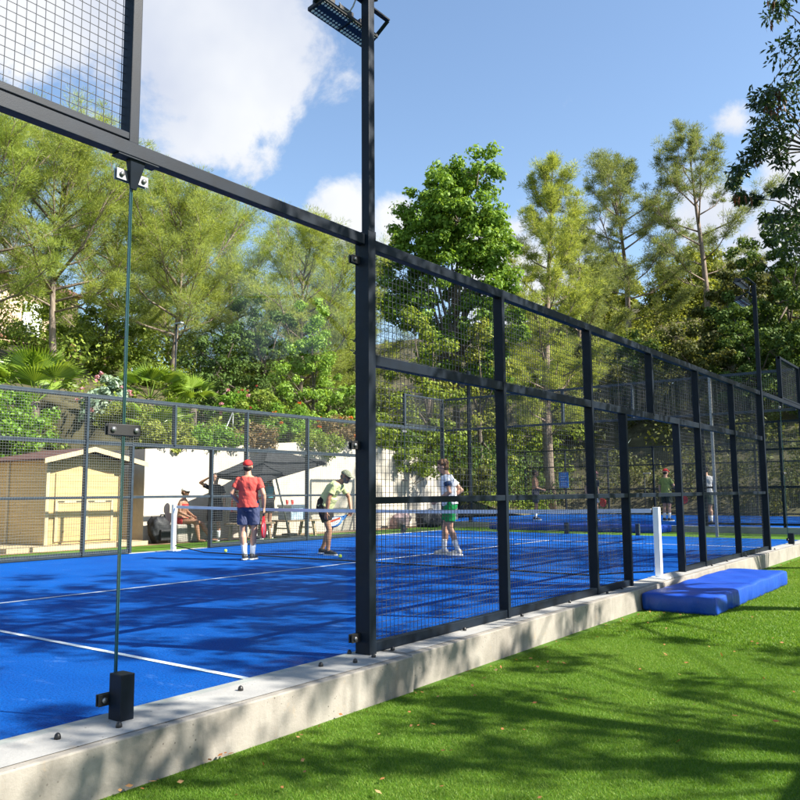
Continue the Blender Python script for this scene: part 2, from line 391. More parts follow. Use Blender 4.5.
# hillside: one grid beside the wall, one behind the courts
def grid_sheet(name, P, mat):
    ny, nx = len(P), len(P[0]); V = np.array([p for r in P for p in r]); F = []
    for j in range(ny - 1):
        for i in range(nx - 1):
            a = j * nx + i; F.append((a, a + 1, a + nx + 1, a + nx))
    o = np_mesh(name, V, np.array(F), mat); o.data.shade_smooth(); return struct(o)
ts = [0, .6, 1.4, 2.5, 4, 6, 8.5, 11, 14, 18, 23, 30, 40, 55, 75, 100, 140]
ys = [-60, -40, -25, -15, -8, -2, 2, 5, 8, 10, 11.2, 11.3, 13, 15, 17, 19, 21, 23, 25, 27, 29, 31, 33, 36, 38, 41, 44, 48, 53, 60, 70, 85, 105, 130, 170]
rows = []
for y in ys:
    x0 = -15.76 if y < 11.25 else -12.86
    rows.append([(x0 - t, y, hill(x0 - t - .001, y) - .12 + (random.uniform(-.12, .12) if t > 1 else 0)) for t in ts])
grid_sheet('hillside', rows, SOIL)
xs = [-12.85, -10, -6, -2, 2, 6, 11, 17, 25, 35, 50, 75, 110, 160]
rows = [[(x, y, hill(x, y) - .06 + (random.uniform(-.15, .15) if y > 37 else 0)) for x in xs] for y in [33.0, 35, 36, 37.5, 39, 41, 44, 48, 53, 60, 70, 85, 105, 130, 170]]
grid_sheet('back_hill', rows, SOIL)

# ================================================================== WALL, HOUSES, SHED
rw = thing('retaining_wall', 'long whitewashed retaining wall with plants hanging over its top, beside the wooden shed', 'wall', (-12.9, 18, 0))
prof = [(11.25, 2.24), (13.5, 2.38), (16, 2.6), (18.8, 2.78), (19.8, 2.7), (21.5, 2.5), (23.0, 2.3), (24.2, 1.9), (25.0, 1.3)]
w = MB()
for (a, za), (b, zb) in zip(prof[:-1], prof[1:]):
    w.hexa([(-13, a, -.3), (-12.75, a, -.3), (-12.75, b, -.3), (-13, b, -.3), (-13, a, za), (-12.75, a, za), (-12.75, b, zb), (-13, b, zb)])
w.box(-15.85, -13.003, 11.25, 11.5, -.3, 2.24); w.box(-15.85, -15.6, -14, 11.247, -.3, 2.2)
w.build('wall_body', WALLM, rw)

def window_block(par, x, y0, y1, z0, z1, frame, pane):
    f = MB()
    f.box(x, x + .06, y0, y0 + .08, z0, z1).box(x, x + .06, y1 - .08, y1, z0, z1).box(x, x + .06, y0 + .08, y1 - .08, z0, z0 + .08).box(x, x + .06, y0 + .08, y1 - .08, z1 - .08, z1)
    fo = f.build('window', frame, par)
    MB().box(x + .01, x + .03, y0 + .08, y1 - .08, z0 + .08, z1 - .08).build('pane', pane, fo)
    return fo
DARKPANE = plain('dark_window_pane', (.05, .06, .07), .08)
SHUT = plain('white_shutter', (.75, .77, .8), .5)
hs = thing('stone_house', 'pink rendered house with a white shuttered window, up the slope behind the pines', 'house', (-38, 21, 8.6))
MB().box(-43, -37.5, 15.5, 24.2, 7, 12.2).build('wall', PINKWALL, hs)
MB().add([(-43.4, 15.2, 12.2), (-37.1, 15.2, 12.2), (-37.1, 24.5, 12.2), (-43.4, 24.5, 12.2), (-40.2, 15.2, 13.5), (-40.2, 24.5, 13.5)], [(0, 1, 4), (2, 3, 5), (1, 2, 5, 4), (3, 0, 4, 5), (3, 2, 1, 0)]).build('roof', TILE, hs)
window_block(hs, -37.497, 21.0, 22.1, 9.6, 11.4, SHUT, SHUT)
window_block(hs, -37.497, 17.3, 18.4, 9.6, 11.4, SHUT, SHUT)
ax = MB()
for k in range(34):
    y = 13.6 + k * .34; ax.tube([(-33.4, y, 8.55), (-35.6, y, 9.05)], .13, 8)
an = thing('garden_outbuilding', 'low outbuilding with a brown clay tile roof edge, below the pink house', 'outbuilding', (-35, 19, 6))
MB().box(-36.5, -33.7, 13.5, 25.2, 5.6, 8.45).build('wall', plain('brown_render', (.20, .12, .085), .9), an)
ax.build('tile_roof', TILE, an, True)
wh = thing('white_house', 'white flat roofed house high on the hill at the right, between the tree crowns', 'house', (-9, 86, 20))
MB().box(-16, 0, 86, 94, 14, 23.0).build('wall', plain('pale_render', (.6, .6, .6), .8), wh)
MB().box(-17, 1.0, 85, 95, 23.0, 23.5).build('roof', WHITEP, wh)
for k in range(4):
    x = -14.5 + k * 3.6
    f = MB().box(x, x + 1.6, 85.93, 85.99, 19.5, 22.2).build('window', WHITEP, wh); MB().box(x + .12, x + 1.48, 85.9, 85.925, 19.62, 22.08).build('pane', DARKPANE, f)

sh = thing('garden_shed', 'pale pine garden shed with double doors and brown felt roof on a timber deck', 'shed', (-13.8, 9.6, 0))
MB().box(-15.55, -12.2, 7.7, 11.0, -.05, .09).build('deck', TRIMWOOD, sh)
b = MB(); x0, x1, y0, y1 = -15.35, -12.6, 8.7, 10.5
b.add([(x1, y0, .1), (x1, y1, .1), (x1, y1, 1.9), (x1, 9.6, 2.1), (x1, y0, 1.9), (x0, y0, .1), (x0, y1, .1), (x0, y1, 1.9), (x0, 9.6, 2.1), (x0, y0, 1.9)],
      [(0, 1, 2, 3, 4), (9, 8, 7, 6, 5), (0, 4, 9, 5), (1, 6, 7, 2), (4, 3, 8, 9), (3, 2, 7, 8), (0, 5, 6, 1)])
b.build('wall', PALEWOOD, sh)
rf = MB()
for ya, za, yb, zb in ((8.48, 1.885, 9.6, 2.155), (9.6, 2.155, 10.95, 1.855)):
    rf.hexa([(-15.6, ya, za), (-12.27, ya, za), (-12.27, yb, zb), (-15.6, yb, zb), (-15.6, ya, za + .035), (-12.27, ya, za + .035), (-12.27, yb, zb + .035), (-15.6, yb, zb + .035)])
rfo = rf.build('roof', ROOFING, sh)
fb = MB()
for ya, za, yb, zb in ((8.45, 1.86, 9.6, 2.14), (9.6, 2.14, 11.0, 1.83)):
    fb.hexa([(-12.268, ya, za - .045), (-12.245, ya, za - .045), (-12.245, yb, zb - .045), (-12.268, yb, zb - .045), (-12.268, ya, za + .06), (-12.245, ya, za + .06), (-12.245, yb, zb + .06), (-12.268, yb, zb + .06)])
fb.build('bargeboard', TRIMWOOD, rfo)
for ya, yb in ((8.9, 9.58), (9.62, 10.3)):
    d = MB().box(-12.597, -12.57, ya, yb, .16, 1.62).build('door', PALEWOOD, sh)
    fr = MB()
    fr.box(-12.5695, -12.555, ya, yb, .98, 1.04).box(-12.5695, -12.555, ya, ya + .06, .16, .98).box(-12.5695, -12.555, yb - .06, yb, .16, .98); fr.build('door_frame', TRIMWOOD, d)
    MB().box(-12.554, -12.545, (ya + .05), (ya + .2), 1.0, 1.02).build('hinge', BLACK, d); MB().box(-12.554, -12.545, yb - .2, yb - .05, 1.0, 1.02).build('hinge', BLACK, d)
for q in ((-12.598, -12.56, 8.68, 8.75, .1, 1.88), (-12.598, -12.56, 10.45, 10.52, .1, 1.88), (-14.2, -14.13, 8.668, 8.698, .1, 1.87)): MB().box(*q).build('corner_post', TRIMWOOD, sh)

# ================================================================== FENCES OF THE COURTS
class Side:
    """a straight run of court enclosure: s along it, o outwards, z up"""
    def __init__(self, origin, u, n): self.p = Vector(origin); self.u = Vector(u); self.n = Vector(n)
    def __call__(self, s, o, z): return self.p + self.u * s + self.n * o + Vector((0, 0, z))
    def box(self, mb, s0, s1, o0, o1, z0, z1):
        M = self
        return mb.hexa([M(s0, o0, z0), M(s1, o0, z0), M(s1, o1, z0), M(s0, o1, z0), M(s0, o0, z1), M(s1, o0, z1), M(s1, o1, z1), M(s0, o1, z1)])
    def mk(self, *a): return self.box(MB(), *a)
def wires(M, s0, s1, z0, z1, o=-.008, step=.05, th=.0031):
    V, F = [], []
    def wire(a, b, da, db):
        n = len(V)
        for p in (a, b):
            for i, j in ((-1, -1), (1, -1), (1, 1), (-1, 1)): V.append(p + da * (i * th / 2) + db * (j * th / 2))
        for k in range(4): F.append((n + k, n + (k + 1) % 4, n + 4 + (k + 1) % 4, n + 4 + k))
    k = max(1, round((s1 - s0) / step)); zz = Vector((0, 0, 1))
    for i in range(k + 1):
        s = s0 + (s1 - s0) * i / k; wire(M(s, o, z0), M(s, o, z1), M.u, M.n)
    k = max(1, round((z1 - z0) / step))
    for i in range(k + 1):
        z = z0 + (z1 - z0) * i / k; wire(M(s0, o - th, z), M(s1, o - th, z), zz, M.n)
    return np.array([tuple(v) for v in V]), np.array(F)
def dome_bolt(mb, p, r=.016):
    p = Vector(p); mb.tube([p, p + Vector((0, 0, .012)), p + Vector((0, 0, .024)), p + Vector((0, 0, .03))], [r, r, r * .75, r * .25], 8)
def led_mat():
    m, nt, b, o = nodes('led_lens')
    v = nn(nt, 'ShaderNodeTexVoronoi'); v.inputs['Scale'].default_value = 30; v.inputs['Randomness'].default_value = 0
    g = nn(nt, 'ShaderNodeNewGeometry'); nt.links.new(g.outputs['Position'], v.inputs['Vector'])
    nt.links.new(ramp(nt, v.outputs['Distance'], [(.38, (.75, .78, .85)), (.46, (.02, .02, .025))]), b.inputs['Base Color']); b.inputs['Roughness'].default_value = .2; return m
LEDS = led_mat()
def light_mast(M, s, label, base=.02, sleeve=True, top=5.15, group=None, lamp_dir=1):
    t = thing('light_mast', label, 'light mast', tuple(M(s, .06, base)), group)
    pole = MB()
    if sleeve:
        M.box(pole, s - .04, s + .04, -.03, .1, base, 3.1); M.box(pole, s - .03, s + .04, .025, .1, 3.1, top)
    else:
        M.box(pole, s - .05, s + .05, 0, .1, base, top)
    pole.build('pole', STEEL, t, False, .004)
    for k, (zz, tilt, so) in enumerate(((top - .33, .2, 0), (top + .02, -.2, 0))):
        if k == 1 and not sleeve: continue
        flo = MB(); c = -.15                        # lamp body hangs on the court side of the pole
        hw = .085
        def Q(a, b, z): return M(s + a, c + b * math.cos(tilt), zz + z + b * math.sin(tilt))
        def slab(mb, a0, a1, b0, b1, z0, z1): return mb.hexa([Q(a0, b0, z0), Q(a1, b0, z0), Q(a1, b1, z0), Q(a0, b1, z0), Q(a0, b0, z1), Q(a1, b0, z1), Q(a1, b1, z1), Q(a0, b1, z1)])
        slab(flo, -.36, .30, -hw, hw, 0, .03)
        fo = flo.build('floodlight', BLACK, t, False, .006)
        for a0, a1 in ((-.33, -.2), (-.14, .02), (.1, .24)):
            dr = MB(); slab(dr, a0, a1, -.06, .06, .031, .09); dr.build('driver_box', BLACK, fo, False, .004)
        for a0, a1 in ((-.34, -.04), (-.01, .28)):
            lens = MB(); slab(lens, a0, a1, -hw + .012, hw - .012, -.006, -.001); lens.build('lens', LEDS, fo)
        br = MB()
        br.bar(Q(.31, .0, .015), Q(.31, .18, .1), .03, .012).bar(Q(-.37, 0, .015), Q(-.37, .18, .1), .03, .012).bar(Q(-.37, .18, .1), Q(.31, .18, .1), .04, .012)
        br.build('bracket', STEEL, fo)
    cb = MB(); a = M(s - .12, -.12, top - .2); cpts = []
    for i in range(9):
        q = i / 8; cpts.append(a.lerp(M(s, .0, top + .0), q) + Vector((0, 0, -.16 * math.sin(math.pi * q))))
    cb.tube(cpts, .006, 6); cb.build('cable', plain('grey_cable', (.3, .3, .3), .5), t, True)
    return t

def court_side(M, label, near=True, wire=WIRE, s_lo=0, STEEL=STEEL):
    t = thing('court_fence', label, 'fence', tuple(M(10, 0, 0)))
    P = lambda mb, nm='post', mt=None, bv=.004: mb.build(nm, mt or STEEL, t, False, bv)
    posts = [(6, .02, 3.0, .025), (8, .02, 3.0, .025), (9, .02, 2.1, .025), (11, .02, 2.1, .025), (12, .02, 3.0, .025), (14, .02, 3.0, .025)]
    for s, z0, z1, hw in posts: P(M.mk(s - hw, s + hw, -.02, .08, z0, z1))
    P(M.mk(9.975, 10.025, -.02, .08, 2.15, 3.0))
    for z0, z1, o1 in ((2.975, 3.055, .075), (2.095, 2.175, .072), (1.075, 1.125, .072)): P(M.mk(4.035, 15.965, .004, o1, z0, z1), 'rail')
    P(M.mk(4.035, 8.98, .006, .068, .025, .095), 'base_rail'); P(M.mk(11.02, 15.965, .006, .068, .025, .095), 'base_rail')
    for s0, s1, z0 in ((4.04, 5.99, .06), (6.01, 7.99, .06), (8.01, 8.99, .06), (9.0, 11.0, 2.12), (11.01, 11.99, .06), (12.01, 13.99, .06), (14.01, 15.96, .06)):
        V, F = wires(M, s0, s1, z0, 3.0); np_mesh('mesh_panel', V, F, wire, t)
    for e0, e1, st, fr in ((0, 4, 2, (0, 2)), (16, 20, 18, (18, 20))):
        if e1 <= s_lo: continue
        P(M.mk(max(e0, s_lo) + (.04 if e0 else 0), e1 - (.04 if not e0 else 0), .004, .07, 2.995, 3.075), 'beam')
        a, bq = fr
        f = MB(); M.box(f, a, bq, .003, .055, 3.09, 3.13); M.box(f, a, bq, .003, .055, 3.95, 4.0)
        M.box(f, a, a + .06, -.03, .06, 3.076, 4.003); M.box(f, bq - .06, bq, -.03, .06, 3.076, 4.003)
        fo = P(f, 'panel_frame')
        V, F = wires(M, a + .03, bq - .03, 3.1, 3.98); np_mesh('mesh_infill', V, F, wire, fo)
        gp = ((e0 + .01, st - .007), (st + .007, e1 - .045)) if not e0 else ((e0 + .045, st - .007), (st + .007, e1 - .01))
        for g0, g1 in gp:
            go = M.mk(g0, g1, -.006, .006, .03, 2.985).build('glass_panel', GLASS, t)
        ed = MB(); M.box(ed, st - .0068, st - .003, -.0062, .0062, .03, 2.985); M.box(ed, st + .003, st + .0068, -.0062, .0062, .03, 2.985); P(ed, 'glass_edge', DARKEDGE, 0)
        P(M.mk(st - .045, st + .035, .014, .118, .02, .25), 'stub_post')
        for z in (.12, 1.5, 2.9):
            c = MB(); M.box(c, st - .1, st + .1, -.016, -.0065, z - .03, z + .03); M.box(c, st - .1, st + .1, .0065, .0135, z - .03, z + .03)
            co = P(c, 'glass_clamp', GALV if z > 2 else BLACK, .002)
            for ds in (-.07, .07): MB().tube([M(st + ds, .0136, z), M(st + ds, .024, z)], .014, 10).build('bolt', GALV, co, True)
        bk = MB(); a0 = M(st, 0, 2.94)
        bk.hexa([M(st - .02, .014, 2.83), M(st + .02, .014, 2.83), M(st + .02, .022, 2.83), M(st - .02, .022, 2.83), M(st - .05, .014, 2.985), M(st + .05, .014, 2.985), M(st + .05, .06, 2.985), M(st - .05, .06, 2.985)])
        M.box(bk, st - .13, st + .13, .0, .07, 2.982, 2.993); P(bk, 'hanger_bracket')
        for pe, sg in ((4, -1), (16, 1)):
            if not (e0 <= pe <= e1): continue
            for z in (.14, 1.5, 2.88):
                c = MB(); q0, q1 = sorted((pe + sg * .04, pe + sg * .13)); M.box(c, q0, q1, -.018, -.007, z - .03, z + .03); M.box(c, q0, q1, .007, .018, z - .03, z + .03)
                co = P(c, 'glass_clamp', BLACK, .002); MB().tube([M(pe + sg * .1, .0185, z), M(pe + sg * .1, .03, z)], .013, 10).build('bolt', GALV, co, True)
    P(M.mk(19.97, 20.03, -.02, .1, .02, 4.0))
    if near:
        for s, o in ((.75, .12), (1.62, .12), (1.9, .19), (2.75, .12), (3.5, .06), (3.72, .17), (3.93, -.06), (3.93, .16), (4.2, .12), (5.2, .1), (6.13, .13), (7.2, .1), (8.12, .12), (8.6, .1), (12.1, .12), (13, .1), (14.12, .12), (16.15, .13), (17.8, .14)):
            q = MB(); dome_bolt(q, M(s, o, .022)); q.build('anchor_bolt', BLACK, t, True)
    return t

NEAR = Side((0, 0, 0), (0, 1, 0), (1, 0, 0)); FAR = Side((-10, 0, 0), (0, 1, 0), (-1, 0, 0))
court_side(NEAR, 'near court fence of dark steel, wire mesh and glass standing on the concrete kerb')
court_side(FAR, 'far side court fence of steel and mesh in front of the white wall', False, FARWIRE, 0, STEEL_SUNLIT)
light_mast(NEAR, 4, 'tall dark floodlight mast nearest the camera, rising where the glass ends')
light_mast(NEAR, 16, 'dark floodlight mast at the far end of the near fence, right of the blue mattress')
light_mast(FAR, 4, 'dark floodlight mast on the far side fence, by the garden shed')
light_mast(FAR, 16, 'dark floodlight mast on the far side fence, by the white wall')
# end wall
END = Side((-10, 20, 0), (1, 0, 0), (0, 1, 0))
t = thing('end_fence', 'glass end wall of the near court with a strip of wire mesh along its top', 'fence', (-5, 20, 0))
MK = lambda *a, nm='post', mt=STEEL_SUNLIT: END.mk(*a).build(nm, mt, t, False, .003)
MK(.07, 9.93, .004, .06, 3.0, 3.06, nm='rail'); MK(.07, 9.93, .004, .06, 3.94, 4.0, nm='rail')
for k in range(1, 5):
    s = 2 * k; full = k in (1, 4)
    MK(s - .03, s + .03, -.01, .07, .02 if full else 3.06, 3.99, mt=GALV if full else STEEL_SUNLIT)
    if not full: MK(s - .05, s + .05, .012, .1, .0, .3, nm='stub_post')
for k in range(5):
    END.mk(2 * k + .012, 2 * k + 1.988, -.006, .006, .02, 2.995).build('glass_panel', GLASS, t)
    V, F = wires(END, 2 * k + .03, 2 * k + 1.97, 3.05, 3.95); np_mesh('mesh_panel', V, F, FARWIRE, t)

# second court: two long mesh fences and a light mast
def simple_fence(M, length, label, lean=0, ztop=3.0, z0=.16):
    t = thing('court_fence', label, 'fence', tuple(M(length / 2, 0, 0)))
    n = int(length / 2)
    for k in range(n + 1): M.mk(2 * k - .03, 2 * k + .03, -.02, .07, z0, ztop).build('post', STEEL, t)
    for z in (z0 + .05, 1.2, 2.2, ztop - .06): M.mk(0.03, length - .03, .003, .055, z, z + .055).build('rail', STEEL, t)
    for k in range(n):
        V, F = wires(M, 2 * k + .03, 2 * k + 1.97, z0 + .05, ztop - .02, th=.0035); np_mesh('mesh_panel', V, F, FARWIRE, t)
    return t
S2 = Side((-3.0, 22.7, 0), (1, 0, 0), (0, -1, 0)); S3 = Side((-16.0, 32.7, 0), (1, 0, 0), (0, 1, 0))
simple_fence(S2, 14, 'mesh fence along the front of the second court, behind the near court at the right')
simple_fence(S3, 26, 'mesh fence along the back of the second court, carrying the blue sign')
light_mast(Side((-10.7, 22.68, 0), (1, 0, 0), (0, -1, 0)), 0, 'grey floodlight mast on the kerb of the second court, above the far corner panel', .16, False, 5.25)
sg = thing('notice_sign', 'blue notice board fixed to a post of the back fence', 'sign', (-12.0, 32.61, 1.6))
MB().box(-12.24, -11.8, 32.6, 32.625, 1.3, 2.0).build('board', plain('sign_blue', (.03, .17, .5), .4), sg, False, .004)
mk = MB()
for z, wd in ((1.9, .3), (1.8, .34), (1.7, .22), (1.58, .32), (1.48, .26), (1.4, .3)): mk.box(-12.18, -12.18 + wd, 32.594, 32.599, z, z + .03)
mk.build('printed_lines', plain('sign_print', (.3, .5, .8), .5), sg)

# ================================================================== NET, MATTRESSES, BALLS
nt_ = thing('court_net', 'long black court net with a pale tape, strung between two white posts', 'net', (-5, 10, 0))
for x in (-9.97, .05):
    MB().box(x - .04, x + .04, 9.96, 10.04, .0, .94).build('post', WHITEP, nt_, False, .006)
    MB().box(x - .12, x + .12, 9.9, 10.1, .024 if x > -1 else .004, .036 if x > -1 else .016).build('base_plate', WHITEP, nt_)
def ntop(x): q = (x + 4.96) / 4.95; return .875 + .045 * q * q
V, F = [], []
def nwire(a, b2, th=.0028):
    n = len(V); a = Vector(a); b2 = Vector(b2); d = (b2 - a).normalized(); s = Vector((0, 1, 0)); q = d.cross(s)
    for p in (a, b2):
        for i, j in ((-1, -1), (1, -1), (1, 1), (-1, 1)): V.append(p + s * (i * th / 2) + q * (j * th / 2))
    for k in range(4): F.append((n + k, n + (k + 1) % 4, n + 4 + (k + 1) % 4, n + 4 + k))
def nbot(x): q = (x + 4.96) / 4.95; return .012 + .10 * max(0, abs(q) - .82) / .18
X = np.linspace(-9.9, -.02, 221)
for x in X: nwire((x, 10, nbot(x)), (x, 10, ntop(x) - .03))
for k in range(20):
    q = k / 19
    for xa, xb in zip(X[:-1:10], X[10::10]): nwire((xa, 10.003, nbot(xa) + (ntop(xa) - .05 - nbot(xa)) * q), (xb, 10.003, nbot(xb) + (ntop(xb) - .05 - nbot(xb)) * q))
np_mesh('net_mesh', np.array([tuple(v) for v in V]), np.array(F), NETC, nt_)
tp = MB(); cd = MB()
for xa, xb in zip(X[:-1:10], X[10::10]):
    tp.hexa([(xa, 9.992, ntop(xa) - .055), (xb, 9.992, ntop(xb) - .055), (xb, 10.008, ntop(xb) - .055), (xa, 10.008, ntop(xa) - .055), (xa, 9.992, ntop(xa)), (xb, 9.992, ntop(xb)), (xb, 10.008, ntop(xb)), (xa, 10.008, ntop(xa))])
cd.tube([(x, 9.99, nbot(x)) for x in X[::10]], .011, 6)
tp.build('top_tape', TAPE, nt_); cd.build('bottom_cord', NETC, nt_, True)

VINYL = None
def vinyl():
    m, nt, b, o = nodes('blue_vinyl')
    nt.links.new(ramp(nt, noise(nt, 2.5, 4), [(.3, (.008, .05, .36)), (.7, (.012, .075, .46))]), b.inputs['Base Color'])
    b.inputs['Roughness'].default_value = .38; bump(nt, b, noise(nt, 1, 5, .65, scaled(nt, (3, 7, 1.6))), .05, .4); return m
VINYL = vinyl()
def mattress(name, label, x0, x1, y0, y1, z0, h, seed, slump=.0):
    rg = random.Random(seed); nx, ny = 22, 60; V, F = [], []
    def top(i, j):
        u = i / nx; v = j / ny; x = x0 + (x1 - x0) * u; y = y0 + (y1 - y0) * v
        z = z0 + h + .005 * math.sin(v * 19 + u * 3) + .004 * math.sin(u * 9 + v * 31) - slump * u
        e = min(u, 1 - u, v * (y1 - y0) / (x1 - x0), (1 - v) * (y1 - y0) / (x1 - x0)); z -= .012 * max(0, 1 - e / .03) ** 2
        return x, y, z
    g = [[top(i, j) for i in range(nx + 1)] for j in range(ny + 1)]
    mb = MB(); mb.add([p for r in g for p in r], [(j * (nx + 1) + i, j * (nx + 1) + i + 1, (j + 1) * (nx + 1) + i + 1, (j + 1) * (nx + 1) + i) for j in range(ny) for i in range(nx)])
    border = [g[0][i] for i in range(nx + 1)] + [g[j][nx] for j in range(1, ny + 1)] + [g[ny][i] for i in range(nx - 1, -1, -1)] + [g[j][0] for j in range(ny - 1, 0, -1)]
    n = len(border); cx, cy = (x0 + x1) / 2, (y0 + y1) / 2; rows = [border]
    for q, bul in ((.06, .008), (.4, .012), (.85, .01), (1, -.002)):
        r = []
        for k, (x, y, z) in enumerate(border):
            wob = .004 * math.sin(k * 1.3 + seed) + .003 * math.sin(k * 2.9) - .022 * max(0, math.sin(k * .42 + 1)) ** 6
            dx = (x - cx) / (x1 - x0) * 2; dy = (y - cy) / (y1 - y0) * 2
            r.append((x + (bul + wob * q) * (1 if abs(dx) > .98 else 0) * math.copysign(1, dx), y + (bul + wob * q) * (1 if abs(dy) > .98 else 0) * math.copysign(1, dy), z * (1 - q) + z0 * q))
        rows.append(r)
    V2 = [p for r in rows for p in r]; F2 = [(a * n + k, a * n + (k + 1) % n, (a + 1) * n + (k + 1) % n, (a + 1) * n + k) for a in range(4) for k in range(n)]
    mb.add(V2, F2); mb.f.append(tuple(range(len(mb.v) - n, len(mb.v))))
    mb.v = [tuple(p) for p in mb.v]
    return mb.build(name, VINYL, None, True)
tag(mattress('gym_mattress', '', .29, 1.10, 8.75, 12.3, -.217, .205, 3), 'long blue vinyl mattress lying on the grass against the kerb', 'mattress')
o2 = mattress('gym_mattress', '', -9.3, -3.95, 21.5, 22.5, -.01, .2, 5)
tag(o2, 'blue vinyl mattress lying in front of the second court kerb, behind the end glass', 'mattress')

BALLM = plain('tennis_felt', (.55, .72, .06), .9)
def ball(x, y, z, label):
    t = thing('tennis_ball', label, 'ball', (x, y, z), 'tennis balls')
    MB().ell((x, y, z + .033), .033, 18, 12).build('felt', BALLM, t, True)
    sm = MB(); pts = []
    for i in range(41):
        a = 2 * math.pi * i / 40; p = Vector((math.cos(a), math.sin(a), .45 * math.sin(2 * a))).normalized() * .0325; pts.append((x + p.x, y + p.y, z + .033 + p.z))
    sm.tube(pts, .0016, 5); sm.build('seam', WHITEP, t)
ball(-8.66, 10.25, .002, 'yellow tennis ball on the court just left of the man in red')
ball(-5.84, 10.45, .002, 'yellow tennis ball on the court at the feet of the bending man')
ball(-4.6, 25.6, .142, 'tiny yellow tennis ball lying on the second court')

# ================================================================== PEOPLE
SKIN = plain('skin', (.48, .27, .18), .5, .4, 0, .1, 12)
SKINT = plain('tanned_skin', (.33, .17, .105), .5, .4, 0, .12, 12)
def cloth(name, col, var=.12): return plain(name, col, .85, .2, 0, var, 5, .5, 16)
SOCK = cloth('white_sock', (.78, .78, .78)); SHOEW = plain('white_shoe', (.62, .58, .52), .6); SHOED = plain('dark_shoe', (.03, .03, .035), .6); SOLE = plain('shoe_sole', (.7, .7, .68), .6)
HAIRB = plain('brown_hair', (.09, .045, .02), .6, .3, 0, .35, 60); HAIRD = plain('dark_hair', (.02, .015, .012), .6, .3, 0, .3, 60); BEARD = plain('grey_beard', (.15, .14, .13), .8, .2, 0, .4, 80)
EYE = plain('eye_dark', (.02, .015, .012), .2); LIP = plain('lips', (.32, .12, .1), .5)
def V3(p): return Vector(p)
def ring_at(c, side, front, rx, ry, n=22, pw=2.4):
    out = []
    for k in range(n):
        a = 2 * math.pi * k / n; ca, sa = math.cos(a), math.sin(a)
        out.append(c + side * (rx * math.copysign(abs(ca) ** (2 / pw), ca)) + front * (ry * math.copysign(abs(sa) ** (2 / pw), sa)))
    return out
def limb(mb, pts, rad, seg=12, ends=True):
    """tapered limb with rounded ends and extra mid rings"""
    P = []; R = []
    for (a, b), (ra, rb) in zip(zip(pts[:-1], pts[1:]), zip(rad[:-1], rad[1:])):
        for i in range(4): P.append(V3(a).lerp(V3(b), i / 4)); R.append(ra + (rb - ra) * i / 4)
    P.append(V3(pts[-1])); R.append(rad[-1]); mb.tube(P, R, seg)
    if ends:
        for p, r in zip(pts, rad): mb.ell(p, r * .99, 12, 8)
def torso_axes(J):
    hipside = (V3(J['hr']) - V3(J['hl'])).normalized(); shside = (V3(J['sr']) - V3(J['sl'])).normalized()
    return hipside, shside
def torso(mb, J, grow=0, z_from=0.0, z_to=1.0, female=False):
    """stations from crotch (0) to the neck root (1)"""
    hs_, ss_ = torso_axes(J); pel = V3(J['pelvis']); neck = V3(J['neck']); up = (neck - pel).normalized(); Lq = (neck - pel).length
    waist = V3(J['waist']) if 'waist' in J else pel.lerp(neck, .35)
    def ctr(q):
        if q < .32: return (pel - up * .10).lerp(waist, q / .32)
        return waist.lerp(neck, (q - .32) / .68)
    st = [(0, .12, .085), (.08, .158, .112), (.17, .166, .118), (.27, .15, .108), (.36, .137, .1), (.48, .147, .108), (.62, .165, .118), (.74, .175, .116), (.83, .176, .1), (.90, .152, .088), (.95, .112, .074), (1.0, .06, .058)]
    if female: st = [(q, rx * (.92 if q > .4 else 1.0) * (.9 if .25 < q < .5 else 1), ry * (1.0 if q < .3 else .95)) for q, rx, ry in st]
    rs = []
    for q, rx, ry in st:
        if q < z_from - 1e-6 or q > z_to + 1e-6: continue
        side = hs_.lerp(ss_, q).normalized(); front = up.cross(side).normalized() if q > .15 else Vector((0, 0, 1)).cross(side).normalized().lerp(up.cross(side), q / .15).normalized()
        rs.append(ring_at(ctr(q), side, front, rx + grow, ry + grow))
    mb.rings(rs)
def hand(mb, w, d, n, side, curl=.6, scale=1.0):
    """palm and five fingers; d = pointing direction, n = palm normal, side = towards the thumb"""
    w = V3(w); d = V3(d).normalized(); n = V3(n); n = (n - d * n.dot(d)).normalized(); s = d.cross(n).normalized()
    if s.dot(V3(side)) < 0: s = -s
    k = scale
    mb.rings([ring_at(w + d * q * k, s, n, rx * k, ry * k, 14) for q, rx, ry in ((-.01, .026, .02), (.02, .033, .018), (.06, .041, .016), (.09, .041, .014), (.098, .036, .011))])
    for i, (o, ln) in enumerate(((.031, .072), (.0105, .082), (-.0105, .076), (-.031, .058))):
        a = w + (d * .088 + s * o) * k; sp = (d + s * o * 3).normalized()
        d1 = (sp * math.cos(curl * .6) + n * math.sin(curl * .6)); d2 = (sp * math.cos(curl * 1.5) + n * math.sin(curl * 1.5)); d3 = (sp * math.cos(curl * 2.1) + n * math.sin(curl * 2.1))
        p1 = a + d1 * ln * .45 * k; p2 = p1 + d2 * ln * .32 * k; p3 = p2 + d3 * ln * .23 * k
        mb.tube([a, p1, p2, p3], [.0098 * k, .0092 * k, .0085 * k, .007 * k], 8)
    a = w + (d * .02 + s * .03) * k; p1 = a + (d * .6 + s * .65 + n * .3).normalized() * .042 * k; p2 = p1 + (d * .85 + s * .15 + n * .5).normalized() * .034 * k
    mb.tube([a, p1, p2], [.0125 * k, .0105 * k, .008 * k], 8)
